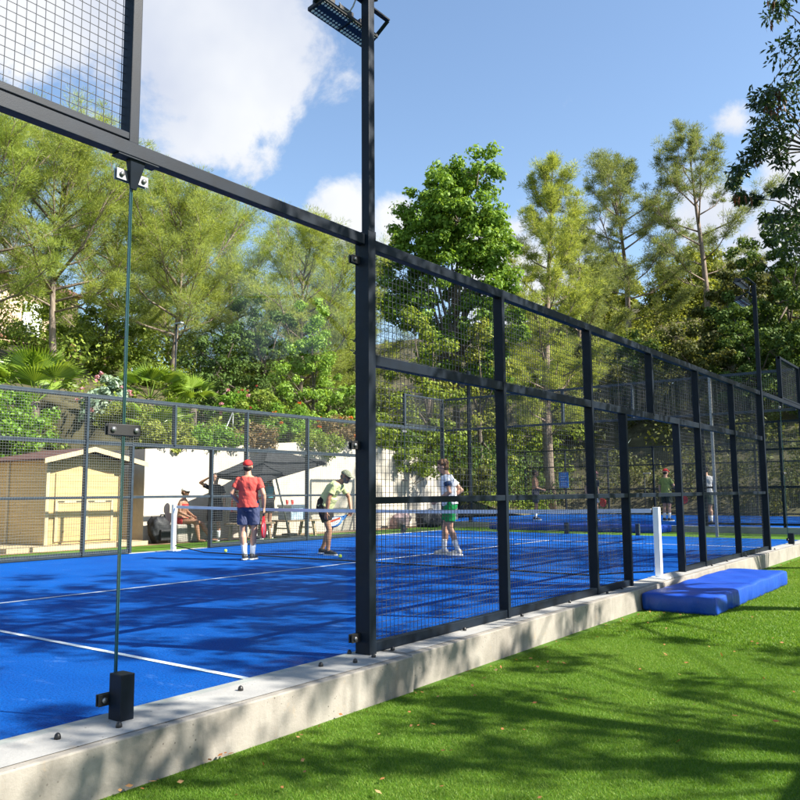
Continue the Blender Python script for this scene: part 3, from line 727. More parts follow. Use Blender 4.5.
def person(label, loc, rotz, J, top='shirt', top_mat=None, bot_mat=None, shoe=SHOED, sock=True, sock_mat=None, skin=SKIN, cap=None, hair=None, glasses=False, beard=False, voxel=.009, scale=1.0, sleeve=.6, short=.72, female=False, band=None, look=0.0, tilt=0.0, roll=0.0, group=None, curls=False, barefoot=False, shorts=True):
    t = thing('person', label, 'person', loc, group, rotz if rotz else 1e-4); t.scale = (scale,) * 3
    J = dict(J)
    for e in 'rl': q_ = V3(J['s' + e]); c_ = (V3(J['sr']) + V3(J['sl'])) / 2 if e == 'r' else c_; J['s' + e] = tuple(c_ + (q_ - c_) * .93 + Vector((0, 0, -.03)))
    mb = MB(); torso(mb, J, 0, 0, 1, female)
    fw = .92 if female else 1
    for e in 'rl':
        limb(mb, [J['s' + e], J['e' + e], J['w' + e]], [.049 * fw, .040 * fw, .027 * fw])
        d = V3(J['w' + e]) - V3(J['e' + e]); mb.tube([V3(J['e' + e]).lerp(V3(J['w' + e]), q) for q in (0, .25, .6, 1)], [.038 * fw, .044 * fw, .036 * fw, .026], 12)
        sgn = 1 if e == 'r' else -1
        hd = J.get('hd' + e, d.normalized()); hn = J.get('hn' + e, (-sgn, 0.1, 0)); hand(mb, J['w' + e], hd, hn, J.get('hs' + e, (0, 1, .2)), J.get('curl' + e, .55), .95 if not female else .86)
        limb(mb, [J['h' + e], J['k' + e], J['a' + e]], [.088, .056, .04])
        h_, k_, a_ = V3(J['h' + e]), V3(J['k' + e]), V3(J['a' + e])
        sh_ = (a_ - k_).normalized(); back = V3(J.get('back', (0, -1, 0))); cf = back - sh_ * back.dot(sh_)
        mb.tube([k_.lerp(a_, q) + cf * b_ for q, b_ in ((.05, .0), (.28, .018), (.5, .012), (.8, .002))], [.05, .058, .05, .037], 12)
        mb.tube([h_.lerp(k_, q) for q in (0, .3, .7, 1)], [.09, .084, .066, .055], 12)
        if barefoot: mb.ell(a_ + V3(J['f' + e]) * .09 + Vector((0, 0, -.055)), (.04, .11, .03), 12, 8, Matrix.Rotation(math.atan2(-V3(J['f' + e]).x, V3(J['f' + e]).y), 3, 'Z'))
    hc = V3(J['head']); nk = V3(J['neck'])
    RT = Matrix.Rotation(look, 3, 'Z') @ Matrix.Rotation(-tilt, 3, 'X') @ Matrix.Rotation(roll, 3, 'Y')
    H = lambda x, y, z: hc + RT @ Vector((x, y, z))
    limb(mb, [nk - Vector((0, 0, .02)), H(0, -.02, -.06)], [.058 * fw, .052 * fw])
    mb.ell(H(0, -.012, .03), (.076, .095, .095), 18, 12, RT); mb.ell(H(0, .012, -.035), (.062, .074, .085), 16, 12, RT); mb.ell(H(0, .045, -.088), (.036, .034, .026), 12, 8, RT)
    mb.ell(H(0, .092, -.02), (.013, .022, .018), 10, 8, RT); mb.tube([H(0, .082, .03), H(0, .1, -.022)], [.010, .014], 8)
    mb.ell(H(0, .078, .032), (.052, .018, .012), 12, 8, RT)
    for sx in (-1, 1):
        mb.ell(H(sx * .076, -.008, -.008), (.012, .022, .034), 10, 8, RT); mb.ell(H(sx * .042, .062, -.03), (.02, .02, .018), 10, 8, RT)
    mb.ell(H(0, .082, -.062), (.026, .012, .009), 10, 6, RT)
    body = solidify(mb, 'body', skin, t, voxel, 4)
    if not glasses:
        for sx in (-1, 1): 
            e_ = MB(); e_.ell(H(sx * .033, .0805, .008), (.014, .01, .008), 10, 6, RT); e_.build('eye', EYE, t, True)
    m_ = MB(); m_.ell(H(0, .0905, -.061), (.021, .006, .006), 10, 6, RT); m_.build('mouth', LIP, t, True)
    if hair is not None:
        hb = MB(); hb.ell(H(0, -.022, .045), (.084, .096, .088), 18, 12, RT); hb.ell(H(0, -.045, -.01), (.08, .07, .08), 16, 10, RT)
        if curls:
            rr = random.Random(5)
            for i in range(70):
                a, z = rr.uniform(0, 6.283), rr.uniform(-.1, 1); q = math.sqrt(1 - z * z); p = (q * math.cos(a) * .084, q * math.sin(a) * .098 - .02, z * .09 + .045)
                if p[1] > .045 and p[2] < .08: continue
                hb.ell(H(*p), rr.uniform(.016, .028), 8, 6)
        if female: hb.ell(H(0, -.085, -.07), (.05, .04, .1), 12, 8, RT)
        if cap: hb = MB(); hb.ell(H(0, -.045, -.02), (.078, .062, .06), 16, 10, RT); 
        solidify(hb, 'hair', hair, t, .01, 2)
    if beard:
        bb = MB(); bb.ell(H(0, .036, -.088), (.052, .056, .04), 14, 8, RT); bb.ell(H(.055, .01, -.05), (.022, .035, .045), 10, 8, RT); bb.ell(H(-.055, .01, -.05), (.022, .035, .045), 10, 8, RT); bb.ell(H(0, .088, -.046), (.03, .012, .008), 10, 6, RT)
        solidify(bb, 'beard', BEARD, t, .008, 2)
    if glasses:
        g = MB()
        for sx in (-1, 1): g.ell(H(sx * .035, .089, .01), (.028, .012, .02), 12, 8, RT); g.bar(H(sx * .062, .085, .016), H(sx * .08, -.01, .012), .005, .008)
        g.build('sunglasses', BLACK, t, True)
    if cap is not None:
        cmb = MB(); rs = []
        for i in range(9):
            th = math.pi / 2 * i / 8; rs.append([H(.088 * math.cos(th) * math.cos(a), -.01 + .104 * math.cos(th) * math.sin(a), .036 + .088 * math.sin(th)) for a in [2 * math.pi * k / 20 for k in range(20)]])
        cmb.rings(rs); co = cmb.build('cap', cap, t, True)
        br = MB(); o1 = [H(.088 * math.cos(a) * 1.0, -.01 + .104 * math.sin(a), .04) for a in [math.pi * (.08 + .84 * k / 12) for k in range(13)]]
        o2_ = [H(.078 * math.cos(a), .055 + .115 * math.sin(a), .018) for a in [math.pi * (.08 + .84 * k / 12) for k in range(13)]]
        up_ = RT @ Vector((0, 0, .006)); n13 = 13
        br.add(o1 + o2_ + [p + up_ for p in o1] + [p + up_ for p in o2_], [(k, k + 1, n13 + k + 1, n13 + k) for k in range(12)] + [(26 + k, 39 + k, 39 + k + 1, 26 + k + 1) for k in range(12)] + [(13 + k, 14 + k, 40 + k, 39 + k) for k in range(12)])
        br.build('brim', cap, co, True)
    if top == 'shirt':
        sm = MB(); torso(sm, J, .016, .17, .96, female)
        pel = V3(J['pelvis']); up = (V3(J['neck']) - pel).normalized(); hs_, ss_ = torso_axes(J)
        sm.rings([ring_at(pel + up * q, hs_, up.cross(hs_).normalized(), rx, ry) for q, rx, ry in ((-.03, .188, .146), (.02, .186, .143), (.12, .172, .132), (.24, .166, .128))])
        for e in 'rl':
            s_, e_ = V3(J['s' + e]), V3(J['e' + e])
            sm.ell(s_ + Vector((0, 0, -.002)), .058 * fw, 14, 10); sm.tube([s_.lerp(e_, q) + Vector((0, 0, -.01 * (1 - q))) for q in (.0, .2, .4, sleeve)], [.057 * fw, .06 * fw, .062 * fw, .066 * fw], 14)
        solidify(sm, 'shirt', top_mat, t, .009, 3, .010)
        if band is not None:
            for e in band[1]:
                s_, e_ = V3(J['s' + e]), V3(J['e' + e]); bd = MB(); bd.tube([s_.lerp(e_, q) for q in (sleeve - .26, sleeve + .005)], [.0705, .0715], 16); bd.build('sleeve_band', band[0], t, True)
    elif top == 'tank':
        sm = MB(); torso(sm, J, .01, .17, .84, female)
        for e in 'rl': sm.tube([V3(J['s' + e]).lerp(V3(J['neck']), .45) + Vector((0, y_, z_)) for y_, z_ in ((.085, -.09), (.06, .03), (-.06, .03), (-.085, -.09))], .024, 8)
        solidify(sm, 'tank_top', top_mat, t, .01, 3)
    elif top == 'bikini':
        sm = MB(); torso(sm, J, .008, .6, .76, female); solidify(sm, 'bikini_top', top_mat, t, .01, 2)
    if bot_mat is not None:
        bm_ = MB(); torso(bm_, J, .018, 0, .3 if top != 'bikini' else .2, female)
        for e in 'rl':
            h_, k_ = V3(J['h' + e]), V3(J['k' + e])
            if top != 'bikini': bm_.tube([h_.lerp(k_, q) for q in (-.12, .1, .4, short)], [.095, .108, .104, .102], 16)
            else: bm_.tube([h_.lerp(k_, q) for q in (-.12, .1, .2)], [.09, .1, .098], 16)
        solidify(bm_, 'shorts' if top != 'bikini' else 'bikini_bottom', bot_mat, t, .009, 3, .012 if top != 'bikini' else 0)
    if not barefoot:
        for e in 'rl':
            a_, k_, fd = V3(J['a' + e]), V3(J['k' + e]), V3(J['f' + e]).normalized(); rz = Matrix.Rotation(math.atan2(-fd.x, fd.y), 3, 'Z')
            if sock:
                so_ = MB(); so_.tube([a_.lerp(k_, q) for q in (-.08, .15, .32, .46)], [.044, .044, .05, .055], 14); so_.build('sock', sock_mat or SOCK, t, True)
            gz = J.get('gz', 0.0); lift = a_.z - .09
            S_ = lambda x, y, z: Vector((a_.x, a_.y, 0)) + rz @ Vector((x, y, 0)) + Vector((0, 0, z + lift))
            sb = MB(); sb.ell(S_(0, -.03, .062), (.04, .05, .05), 14, 10, rz); sb.ell(S_(0, .04, .055), (.042, .085, .046), 14, 10, rz); sb.ell(S_(0, .12, .042), (.045, .075, .034), 14, 10, rz); sb.tube([S_(0, -.015, .06), S_(0, -.012, .105)], [.045, .044], 14)
            sho = solidify(sb, 'shoe', shoe, t, .01, 2)
            ol = [(.0, -.088), (.032, -.075), (.04, -.03), (.038, .03), (.047, .1), (.044, .16), (.024, .196), (-.0, .2), (-.024, .196), (-.044, .16), (-.047, .1), (-.038, .03), (-.04, -.03), (-.032, -.075)]
            sl_ = MB(); n_ = len(ol); sl_.add([S_(x, y, .002) for x, y in ol] + [S_(x, y, .026) for x, y in ol], [tuple(reversed(range(n_))), tuple(range(n_, 2 * n_))] + [(k, (k + 1) % n_, n_ + (k + 1) % n_, n_ + k) for k in range(n_)])
            sl_.build('sole', SOLE, sho)
    return t
def stand(**k):
    J = dict(pelvis=(0, 0, .93), neck=(0, -.01, 1.47), head=(0, .015, 1.625), sr=(.185, -.01, 1.405), sl=(-.185, -.01, 1.405), er=(.24, -.03, 1.12), el=(-.24, -.03, 1.12), wr=(.25, .03, .88), wl=(-.25, .03, .88),
             hr=(.095, 0, .9), hl=(-.095, 0, .9), kr=(.1, .02, .49), kl=(-.1, .02, .49), ar=(.1, -.02, .09), al=(-.1, -.02, .09), fr=(.15, 1, 0), fl=(-.15, 1, 0))
    J.update(k); return J
def at_person(t, p, rotz, scale=1.0):
    c, s = math.cos(rotz), math.sin(rotz); return Vector(t) + Vector((c * p[0] - s * p[1], s * p[0] + c * p[1], p[2])) * scale

# --- padel racket: teardrop head pierced with holes, throat and grip
def racket(label, grip, direction, normal, frame_m, face_m, hole_m, mark=None):
    t = thing('padel_racket', label, 'racket', grip)
    g = V3(grip); d = V3(direction).normalized(); n = V3(normal); n = (n - d * n.dot(d)).normalized(); s = d.cross(n)
    T = lambda a, b, c: g + s * a + d * b + n * c
    ol = []
    for k in range(40):
        a = 2 * math.pi * k / 40; ca, sa = math.cos(a), math.sin(a); r = .128 if sa > 0 else .128 * (1 - .42 * abs(sa) ** 2); ol.append((r * ca, .315 + (.142 if sa > 0 else .165) * sa))
    inn = [(x * .86, .315 + (y - .315) * .86) for x, y in ol]
    def slab(o, h): 
        mb = MB(); k = len(o); mb.add([T(x, y, -h) for x, y in o] + [T(x, y, h) for x, y in o], [tuple(reversed(range(k))), tuple(range(k, 2 * k))] + [(i, (i + 1) % k, k + (i + 1) % k, k + i) for i in range(k)]); return mb
    fr = MB(); rs = []
    for (x, y), (xi, yi) in zip(ol, inn): rs.append([T(x, y, -.016), T(x * 1.02, .315 + (y - .315) * 1.02, 0), T(x, y, .016), T(xi, yi, .018), T(xi, yi, -.018)])
    rs.append(rs[0]); fr.rings(rs, False); fr.build('frame', frame_m, t, True)
    f = slab(inn, .0165).build('face', face_m, t)
    ho = MB()
    for i in range(-3, 4):
        for j in range(-3, 4):
            x, y = i * .024, .325 + j * .026
            if x * x + (y - .325) ** 2 < .0062: ho.tube([T(x, y, -.0172), T(x, y, .0172)], .0055, 8)
    ho.build('holes', hole_m, f)
    if mark is not None:
        mq = MB(); 
        for q in (-1, 1): mq.hexa([T(-.02, .21, q * .0168), T(.03, .19, q * .0168), T(.075, .38, q * .0168), T(.03, .42, q * .0168), T(-.02, .21, q * .0178), T(.03, .19, q * .0178), T(.075, .38, q * .0178), T(.03, .42, q * .0178)])
        mq.build('stripe', mark, f)
    th = MB(); th.bar(T(.0, .07, 0), T(-.05, .2, 0), .018, .03, n).bar(T(0, .07, 0), T(.05, .2, 0), .018, .03, n); th.build('throat', frame_m, t)
    gr = MB(); gr.tube([T(0, -.07, 0), T(0, -.06, 0), T(0, .02, 0), T(0, .085, 0)], [.018, .0155, .0145, .014], 12); gr.build('grip', BLACK, t, True)
    return t
# man in red: walking away
RZ = .62; LR = (-6.96, 9.28, 0)
JR = stand(sr=(.19, -.01, 1.40), sl=(-.19, -.01, 1.41), neck=(-.01, 0, 1.46), head=(-.03, .03, 1.615), er=(.275, -.07, 1.13), wr=(.265, .02, .9), el=(-.285, -.06, 1.15), wl=(-.2, .12, 1.0), kl=(-.095, .02, .49), al=(-.04, -.08, .1), kr=(.09, .07, .5), ar=(.065, .06, .09), hdr=(.02, .1, -1), hnr=(-1, .2, 0), curlr=1.0, fl=(.0, 1, 0), fr=(.2, 1, 0))
person('man in a salmon red t-shirt and red cap, seen from behind near the net', LR, RZ, JR, 'shirt', cloth('salmon_cotton', (.60, .085, .07)), cloth('navy_cotton', (.055, .065, .13)), SHOED, True, None, SKIN, plain('red_cap', (.55, .02, .02), .8), HAIRD, voxel=.008, tilt=-.2, look=.1, scale=1.01)
g = at_person(LR, (.262, .035, .83), RZ); racket('bright red padel racket hanging from the right hand of the man in red', g, Vector((-.02, .02, -1)), Vector((.8, .5, 0)), plain('racket_red', (.62, .02, .03), .35), plain('racket_red_face', (.55, .03, .04), .4), BLACK, plain('racket_grey', (.12, .14, .2), .4))
# bending man in pale green
CZ = math.radians(-72); LC = (-6.5, 10.9, 0)
JC = stand(pelvis=(0, -.1, .9), waist=(0, -.045, 1.09), neck=(0, .22, 1.37), head=(0, .33, 1.46), sr=(.185, .17, 1.31), sl=(-.185, .19, 1.31), er=(.25, .09, 1.04), wr=(.22, .03, .79), el=(-.24, .30, 1.06), wl=(-.13, .38, .83), hr=(.095, -.09, .88), hl=(-.095, -.1, .88),
           kr=(.11, .04, .48), kl=(-.11, -.03, .49), ar=(.12, .02, .09), al=(-.11, -.2, .1), fr=(.1, 1, 0), fl=(-.1, 1, 0), hdl=(.1, -.2, -1), hnl=(1, 0, -.2), curll=1.0, hdr=(0, -.1, -1))
person('grey bearded man in a pale green polo and camouflage cap, bending over near the net', LC, CZ, JC, 'shirt', cloth('pale_green_cotton', (.46, .50, .25)), cloth('black_cotton', (.018, .018, .02)), SHOED, False, None, SKINT, plain('camo_cap', (.16, .17, .12), .8, .3, 0, .8, 45), BEARD, True, True, voxel=.008, tilt=.35, short=.62)
g = at_person(LC, (-.13, .36, .76), CZ); dd = Matrix.Rotation(CZ, 3, 'Z') @ Vector((.35, -.72, -.42)); racket('white and blue padel racket in the lowered hand of the bending man', g, dd, Vector((.45, -.35, .85)), plain('racket_blue', (.06, .2, .5), .35), plain('racket_white', (.68, .72, .78), .4, .5, 0, .25, 30), BLACK, plain('racket_orange', (.6, .1, .06), .4))
# young man in white and green
YZ = math.radians(118); LY = (-4.54, 12.05, 0)
JY = stand(neck=(0, .06, 1.465), head=(0, .125, 1.59), sr=(.19, .02, 1.43), sl=(-.19, .05, 1.43), el=(-.26, -.02, 1.13), wl=(-.2, .2, .99), er=(.21, -.2, 1.16), wr=(.14, .02, 1.03), kr=(.1, .1, .5), ar=(.08, .13, .09), kl=(-.1, .0, .49), al=(-.1, -.14, .09), fl=(-.1, 1, 0), fr=(.1, 1, 0), hdl=(.1, .8, -.5))
person('young man with curly hair in a white t-shirt and green shorts beyond the mesh', LY, YZ, JY, 'shirt', cloth('white_cotton', (.74, .76, .80)), cloth('green_cotton', (.01, .23, .06)), SHOEW, True, None, SKIN, None, HAIRB, voxel=.008, tilt=.25, band=(cloth('navy_band', (.02, .04, .1)), 'l'), curls=True, scale=1.02)
# spectators by the wall
def sit(**k):
    J = stand(pelvis=(0, 0, .55), neck=(0, .05, 1.07), head=(0, .09, 1.225), sr=(.17, .03, 1.0), sl=(-.17, .03, 1.0), er=(.22, .05, .74), wr=(.14, .26, .62), el=(-.22, .05, .74), wl=(-.14, .26, .62), hr=(.09, .02, .52), hl=(-.09, .02, .52), kr=(.1, .44, .5), kl=(-.1, .44, .5), ar=(.1, .5, .09), al=(-.1, .52, .09))
    J.update(k); return J
st = thing('concrete_block', 'low grey stone block used as a seat beside the white wall', 'block', (-12.35, 12.0, 0))
MB().box(-12.6, -12.1, 11.75, 13.0, 0, .43).build('block_body', GREYSTONE, st, False, .03)
person('woman in red bikini and white cap sitting on the block by the wall', (-12.35, 12.05, 0.0), math.radians(-62), sit(kl=(-.1, .5, .44), al=(-.1, .72, .1)), 'bikini', cloth('red_bikini', (.45, .04, .04)), cloth('red_bikini_bottom', (.45, .04, .04)), barefoot=True, skin=SKINT, cap=plain('white_cap', (.7, .66, .6), .8), hair=HAIRB, glasses=True, female=True, voxel=.011, scale=.98)
person('person in dark clothes standing with an arm raised to the head, behind the fence post', (-11.95, 12.75, 0), math.radians(-150), stand(er=(.38, .1, 1.5), wr=(.16, .12, 1.62), hdr=(-.8, 0, .4)), 'shirt', cloth('black_shirt', (.02, .02, .025)), cloth('black_trousers', (.025, .025, .03)), skin=SKINT, hair=HAIRD, voxel=.012, short=.95, female=True, scale=.95)
person('person in an orange red top sitting at the table, behind the man in red', (-11.9, 13.35, 0.0), math.radians(-60), sit(), 'tank', cloth('orange_top', (.55, .08, .05)), cloth('dark_shorts', (.03, .03, .04)), skin=SKINT, hair=HAIRB, voxel=.012, female=True)
person('woman in a teal tank top and dark shorts, standing under the parasol', (-11.6, 14.2, 0), math.radians(100), stand(el=(-.25, -.02, 1.14), wl=(-.18, .2, 1.02)), 'tank', cloth('teal_top', (.03, .24, .28)), cloth('charcoal_shorts', (.02, .02, .025)), skin=SKINT, hair=HAIRD, voxel=.012, female=True, scale=.97, short=.5)
# players on the second court
person('bare chested man in dark shorts, standing in profile on the second court', (-9.75, 25.5, .14), math.radians(-60), stand(er=(.2, .02, 1.12), wr=(.12, .24, 1.05), el=(-.2, .05, 1.12), wl=(-.12, .25, 1.05)), 'bare', None, cloth('grey_shorts', (.07, .07, .09)), skin=SKINT, hair=HAIRD, voxel=.012, scale=1.02)
person('player in a dark top and pale shorts bending on the second court', (-7.6, 25.5, .14), math.radians(-120), stand(neck=(0, .14, 1.43), head=(0, .22, 1.57), sr=(.185, .1, 1.37), sl=(-.185, .1, 1.37), kr=(.13, .1, .5), kl=(-.14, .05, .5), ar=(.18, .0, .09), al=(-.2, -.12, .09)), 'shirt', cloth('dark_top', (.03, .035, .05)), cloth('pale_shorts', (.3, .33, .42)), skin=SKIN, cap=plain('pink_cap', (.5, .2, .2), .8), hair=HAIRD, voxel=.012)
racket('red padel racket of the player in the dark top, far court', (-7.2, 25.2, 1.0), (.4, -.3, -.6), (.3, 1, 0), MATS['racket_red'], MATS['racket_red_face'], BLACK)
person('player in a yellow green shirt and red cap, on the second court', (-5.4, 26.5, .14), math.radians(-20), stand(er=(.26, .1, 1.15), wr=(.2, .3, 1.0)), 'shirt', cloth('lime_shirt', (.24, .27, .08)), cloth('dark_green_shorts', (.04, .05, .04)), skin=SKIN, cap=MATS['red_cap'], hair=HAIRD, voxel=.012)
racket('red padel racket of the player in yellow green, far court', (-5.0, 26.7, 1.15), (.3, .1, -.9), (.5, -1, 0), MATS['racket_red'], MATS['racket_red_face'], BLACK)
person('player in a light grey t-shirt with dark hair on the second court', (-3.45, 24.3, .14), math.radians(35), stand(er=(.26, .1, 1.15), wr=(.2, .3, 1.0)), 'shirt', cloth('light_grey_shirt', (.42, .42, .44)), cloth('olive_shorts', (.10, .12, .08)), skin=SKIN, hair=HAIRD, voxel=.012)

# ================================================================== FURNITURE AND BAGS
pa = thing('parasol', 'large dark grey parasol with a tilted canopy and slanting pole, against the white wall', 'parasol', (-11.45, 14.6, 0))
cn = [Vector((-11.95, 12.75, 1.66)), Vector((-10.4, 12.75, 1.50)), Vector((-11.3, 16.1, 2.06)), Vector((-12.6, 15.5, 2.05))]; apx = Vector((-11.9, 14.5, 2.38))
GREYF = plain('dark_grey_canvas', (.028, .030, .034), .85, .2, 0, .2, 7, .4, 20)
mb = MB(); N_ = 8; grid = []
for k in range(4):
    a, b2 = cn[k], cn[(k + 1) % 4]
    for i in range(N_):
        row = []
        for j in range(N_ + 1):
            e0 = a.lerp(b2, i / N_); e1 = a.lerp(b2, (i + 1) / N_); sag = lambda e, q, u: apx.lerp(e, q) - Vector((0, 0, (.05 + .04 * math.sin(math.pi * u)) * math.sin(math.pi * q)))
            row.append((sag(e0, j / N_, i / N_), sag(e1, j / N_, (i + 1) / N_)))
        for j in range(N_): mb.add([row[j][0], row[j][1], row[j + 1][1], row[j + 1][0]], [(0, 1, 2, 3)])
    mb.add([a, b2, b2 + Vector((0, 0, -.12)), a + Vector((0, 0, -.12))], [(0, 1, 2, 3)])
co = mb.build('canopy', GREYF, pa, False)
pb = MB(); hub = Vector((-11.55, 14.3, 1.9)); pb.tube([(-11.35, 14.75, .1), hub, apx - Vector((0, 0, .03))], .024, 10); pb.build('pole', plain('grey_aluminium', (.25, .26, .27), .4, .5, .6), pa, True)
for k in range(4): q = MB(); q.tube([apx - Vector((0, 0, .1)), apx.lerp(cn[k], .5) - Vector((0, 0, .16)), cn[k] - Vector((0, 0, .06))], .012, 6); q.tube([hub.lerp(apx, .1), apx.lerp(cn[k], .5) - Vector((0, 0, .17))], .01, 6); q.build('rib', TRIMWOOD, pa, True)
MB().box(-11.75, -10.95, 14.4, 15.1, .0, .055).box(-11.5, -11.2, 14.6, 14.9, .0551, .11).build('base', BLACK, pa, False, .01)
def slat_table(label, x, y, lx, ly, h, nm='picnic_bench', cat='bench'):
    t = thing(nm, label, cat, (x, y, 0)); n = 4
    for i in range(n):
        xa = x - lx / 2 + i * lx / n; MB().box(xa + .008, xa + lx / n - .008, y - ly / 2, y + ly / 2, h - .04, h).build('board', OLDWOOD, t, False, .004)
    for sy in (-1, 1):
        for sx in (-1, 1): MB().bar((x + sx * lx * .42, y + sy * ly * .38, 0), (x + sx * lx * .3, y + sy * ly * .38, h - .041), .06, .07).build('leg', OLDWOOD, t)
        MB().bar((x - lx * .36, y + sy * (ly * .38 - .055), h * .5), (x + lx * .36, y + sy * (ly * .38 - .055), h * .5), .05, .03).build('crossbar', OLDWOOD, t)
slat_table('weathered wooden table with a cooler standing on it, right of the parasol base', -11.75, 15.35, .7, 1.3, .44, 'low_table', 'table')
slat_table('weathered wooden bench in front of the wall, behind the man in red', -11.6, 13.6, .5, 1.3, .42)
cl = thing('cooler_box', 'pale blue and white cooler box standing on the low wooden table', 'cooler', (-11.75, 15.2, .44))
MB().box(-12.0, -11.5, 14.95, 15.5, .442, .78).build('tub', plain('pale_blue_plastic', (.42, .55, .66), .5, .5, 0, .3, 9), cl, False, .02); MB().box(-12.02, -11.48, 14.93, 15.52, .781, .85).build('lid', WHITEP, cl, False, .015)
MB().bar((-11.47, 15.0, .7), (-11.47, 15.45, .7), .02, .03).build('handle', WHITEP, cl)
for i, (dy, tx) in enumerate(((15.05, 'left'), (15.25, 'right'))):
    c_ = thing('drink_cup', f'red drink cup standing on the cooler lid, the {tx} one of two', 'cup', (-11.75, dy, .851), 'red cups on the cooler')
    MB().tube([(-11.75, dy, .852), (-11.75, dy, .97)], [.032, .043], 14).build('cup_body', plain('red_plastic', (.6, .05, .04), .4), c_, True); MB().tube([(-11.75, dy, .9705), (-11.75, dy, .978)], [.046, .046], 14).build('rim', WHITEP, c_, True)
def bag(label, x, y, z, sx, sy, sz, mat, seed, nm='sports_bag', z_r=0.25):
    t = thing(nm, label, 'bag', (x, y, z)); rr = random.Random(seed); mb = MB(); rs = []
    lean = (rr.uniform(-.12, .12), rr.uniform(-.12, .12))
    for i in range(14):
        q = i / 13; w_ = (.78 + .3 * math.sin(math.pi * (q * .85 + .08))) * (1 if q < .8 else 1 - 1.6 * (q - .8)); rg_ = []
        for k in range(28):
            a = 2 * math.pi * k / 28; ca, sa = math.cos(a), math.sin(a); m = w_ * (1 + .06 * math.sin(3 * a + 5 * q + seed) + .05 * math.sin(7 * a + 11 * q) + rr.uniform(-.025, .025))
            rg_.append((x + sx * m * math.copysign(abs(ca) ** .6, ca) + lean[0] * q * sx * 3, y + sy * m * math.copysign(abs(sa) ** .6, sa) + lean[1] * q * sy * 3, z + sz * q + .02 * math.sin(4 * a + seed) * q))
        rs.append(rg_)
    mb.rings(rs); mb.build('bag_body', mat, t, True)
    p = MB(); p.box(x + sx * .8, x + sx * 1.3, y - sy * .65, y + sy * .5, z + sz * .1, z + sz * .52); p.build('pocket', mat, t, False, sx * .1)
    h = MB(); h.tube([(x + sx * .2, y - sy * .4, z + sz * .85), (x + sx * .3, y - sy * .2, z + sz * 1.08), (x + sx * .3, y + sy * .2, z + sz * 1.08), (x + sx * .2, y + sy * .4, z + sz * .85)], .018, 8); h.build('strap', mat, t, True)
NYL = plain('black_nylon', (.02, .021, .025), .6, .4, 0, .4, 20)
bag('bulky black backpack standing on the ground beside the white wall, left of the seated woman', -12.4, 11.5, 0, .17, .24, .62, NYL, 4)
bag('pink and grey bag lying by the far fence, near the end of the court', -12.2, 20.6, 0, .25, .3, .48, plain('pink_fabric', (.42, .3, .3), .8, .3, 0, .5, 10), 2)
bag('black sports bag beside the pink and grey bag, near the end of the court', -11.9, 21.9, 0, .3, .45, .55, NYL, 3)
sb = thing('sandal', 'black shoe lying on the lawn at the right edge, beyond the blue mattress', 'shoe', (1.5, 13.0, -.22))
mb = MB(); mb.ell((1.5, 13.0, -.17), (.14, .06, .05), 14, 8); mb.ell((1.42, 13.0, -.14), (.07, .055, .06), 12, 8); solidify(mb, 'upper', SHOED, sb, .01, 2).location = Vector((-1.5, -13.0, .22)); MB().box(1.37, 1.63, 12.95, 13.05, -.219, -.2).build('sole', SOLE, sb, False, .01)

# ================================================================== VEGETATION
def quads(P, D, Nn, length, width, pointed=True):
    """leaf blades: centre P, long axis D, normal Nn"""
    n = len(P); D = D / np.linalg.norm(D, axis=1, keepdims=True); S = np.cross(D, Nn); S /= np.linalg.norm(S, axis=1, keepdims=True) + 1e-9
    l = (length if np.ndim(length) else np.full(n, length))[:, None]; w_ = (width if np.ndim(width) else np.full(n, width))[:, None]
    if pointed: V = np.stack([P - D * l / 2, P + S * w_ / 2 - D * l * .05, P + D * l / 2, P - S * w_ / 2 - D * l * .05], 1)
    else: V = np.stack([P - D * l / 2 - S * w_ / 2, P - D * l / 2 + S * w_ / 2, P + D * l / 2 + S * w_ / 2, P + D * l / 2 - S * w_ / 2], 1)
    return V.reshape(-1, 3), np.arange(n * 4).reshape(-1, 4)
def unit(rg, n):
    v = rg.normal(size=(n, 3)); return v / np.linalg.norm(v, axis=1, keepdims=True)
def leaf_cloud(rg, centres, radii, per, size, flat=.75, shell=.55):
    """per leaves in each clump, leaves facing roughly outwards"""
    c = np.repeat(np.asarray(centres), per, 0); r = np.repeat(np.asarray(radii), per)[:, None]; n = len(c)
    u = unit(rg, n); q = (shell + (1 - shell) * rg.random((n, 1))) * rg.random((n, 1)) ** .25
    P = c + u * r * q * np.array([1, 1, flat]); nr = u + unit(rg, n) * .8 + np.array([0, 0, .35])
    D = np.cross(nr, unit(rg, n)); D += 1e-6
    nr /= np.linalg.norm(nr, axis=1, keepdims=True)
    sz = size * rg.uniform(.65, 1.3, n)
    return quads(P, D, nr, sz, sz * .6)
def cat_mesh(parts):
    V, F, k = [], [], 0
    for v, f in parts: V.append(v); F.append(f + k); k += len(v)
    return np.concatenate(V), np.concatenate(F)
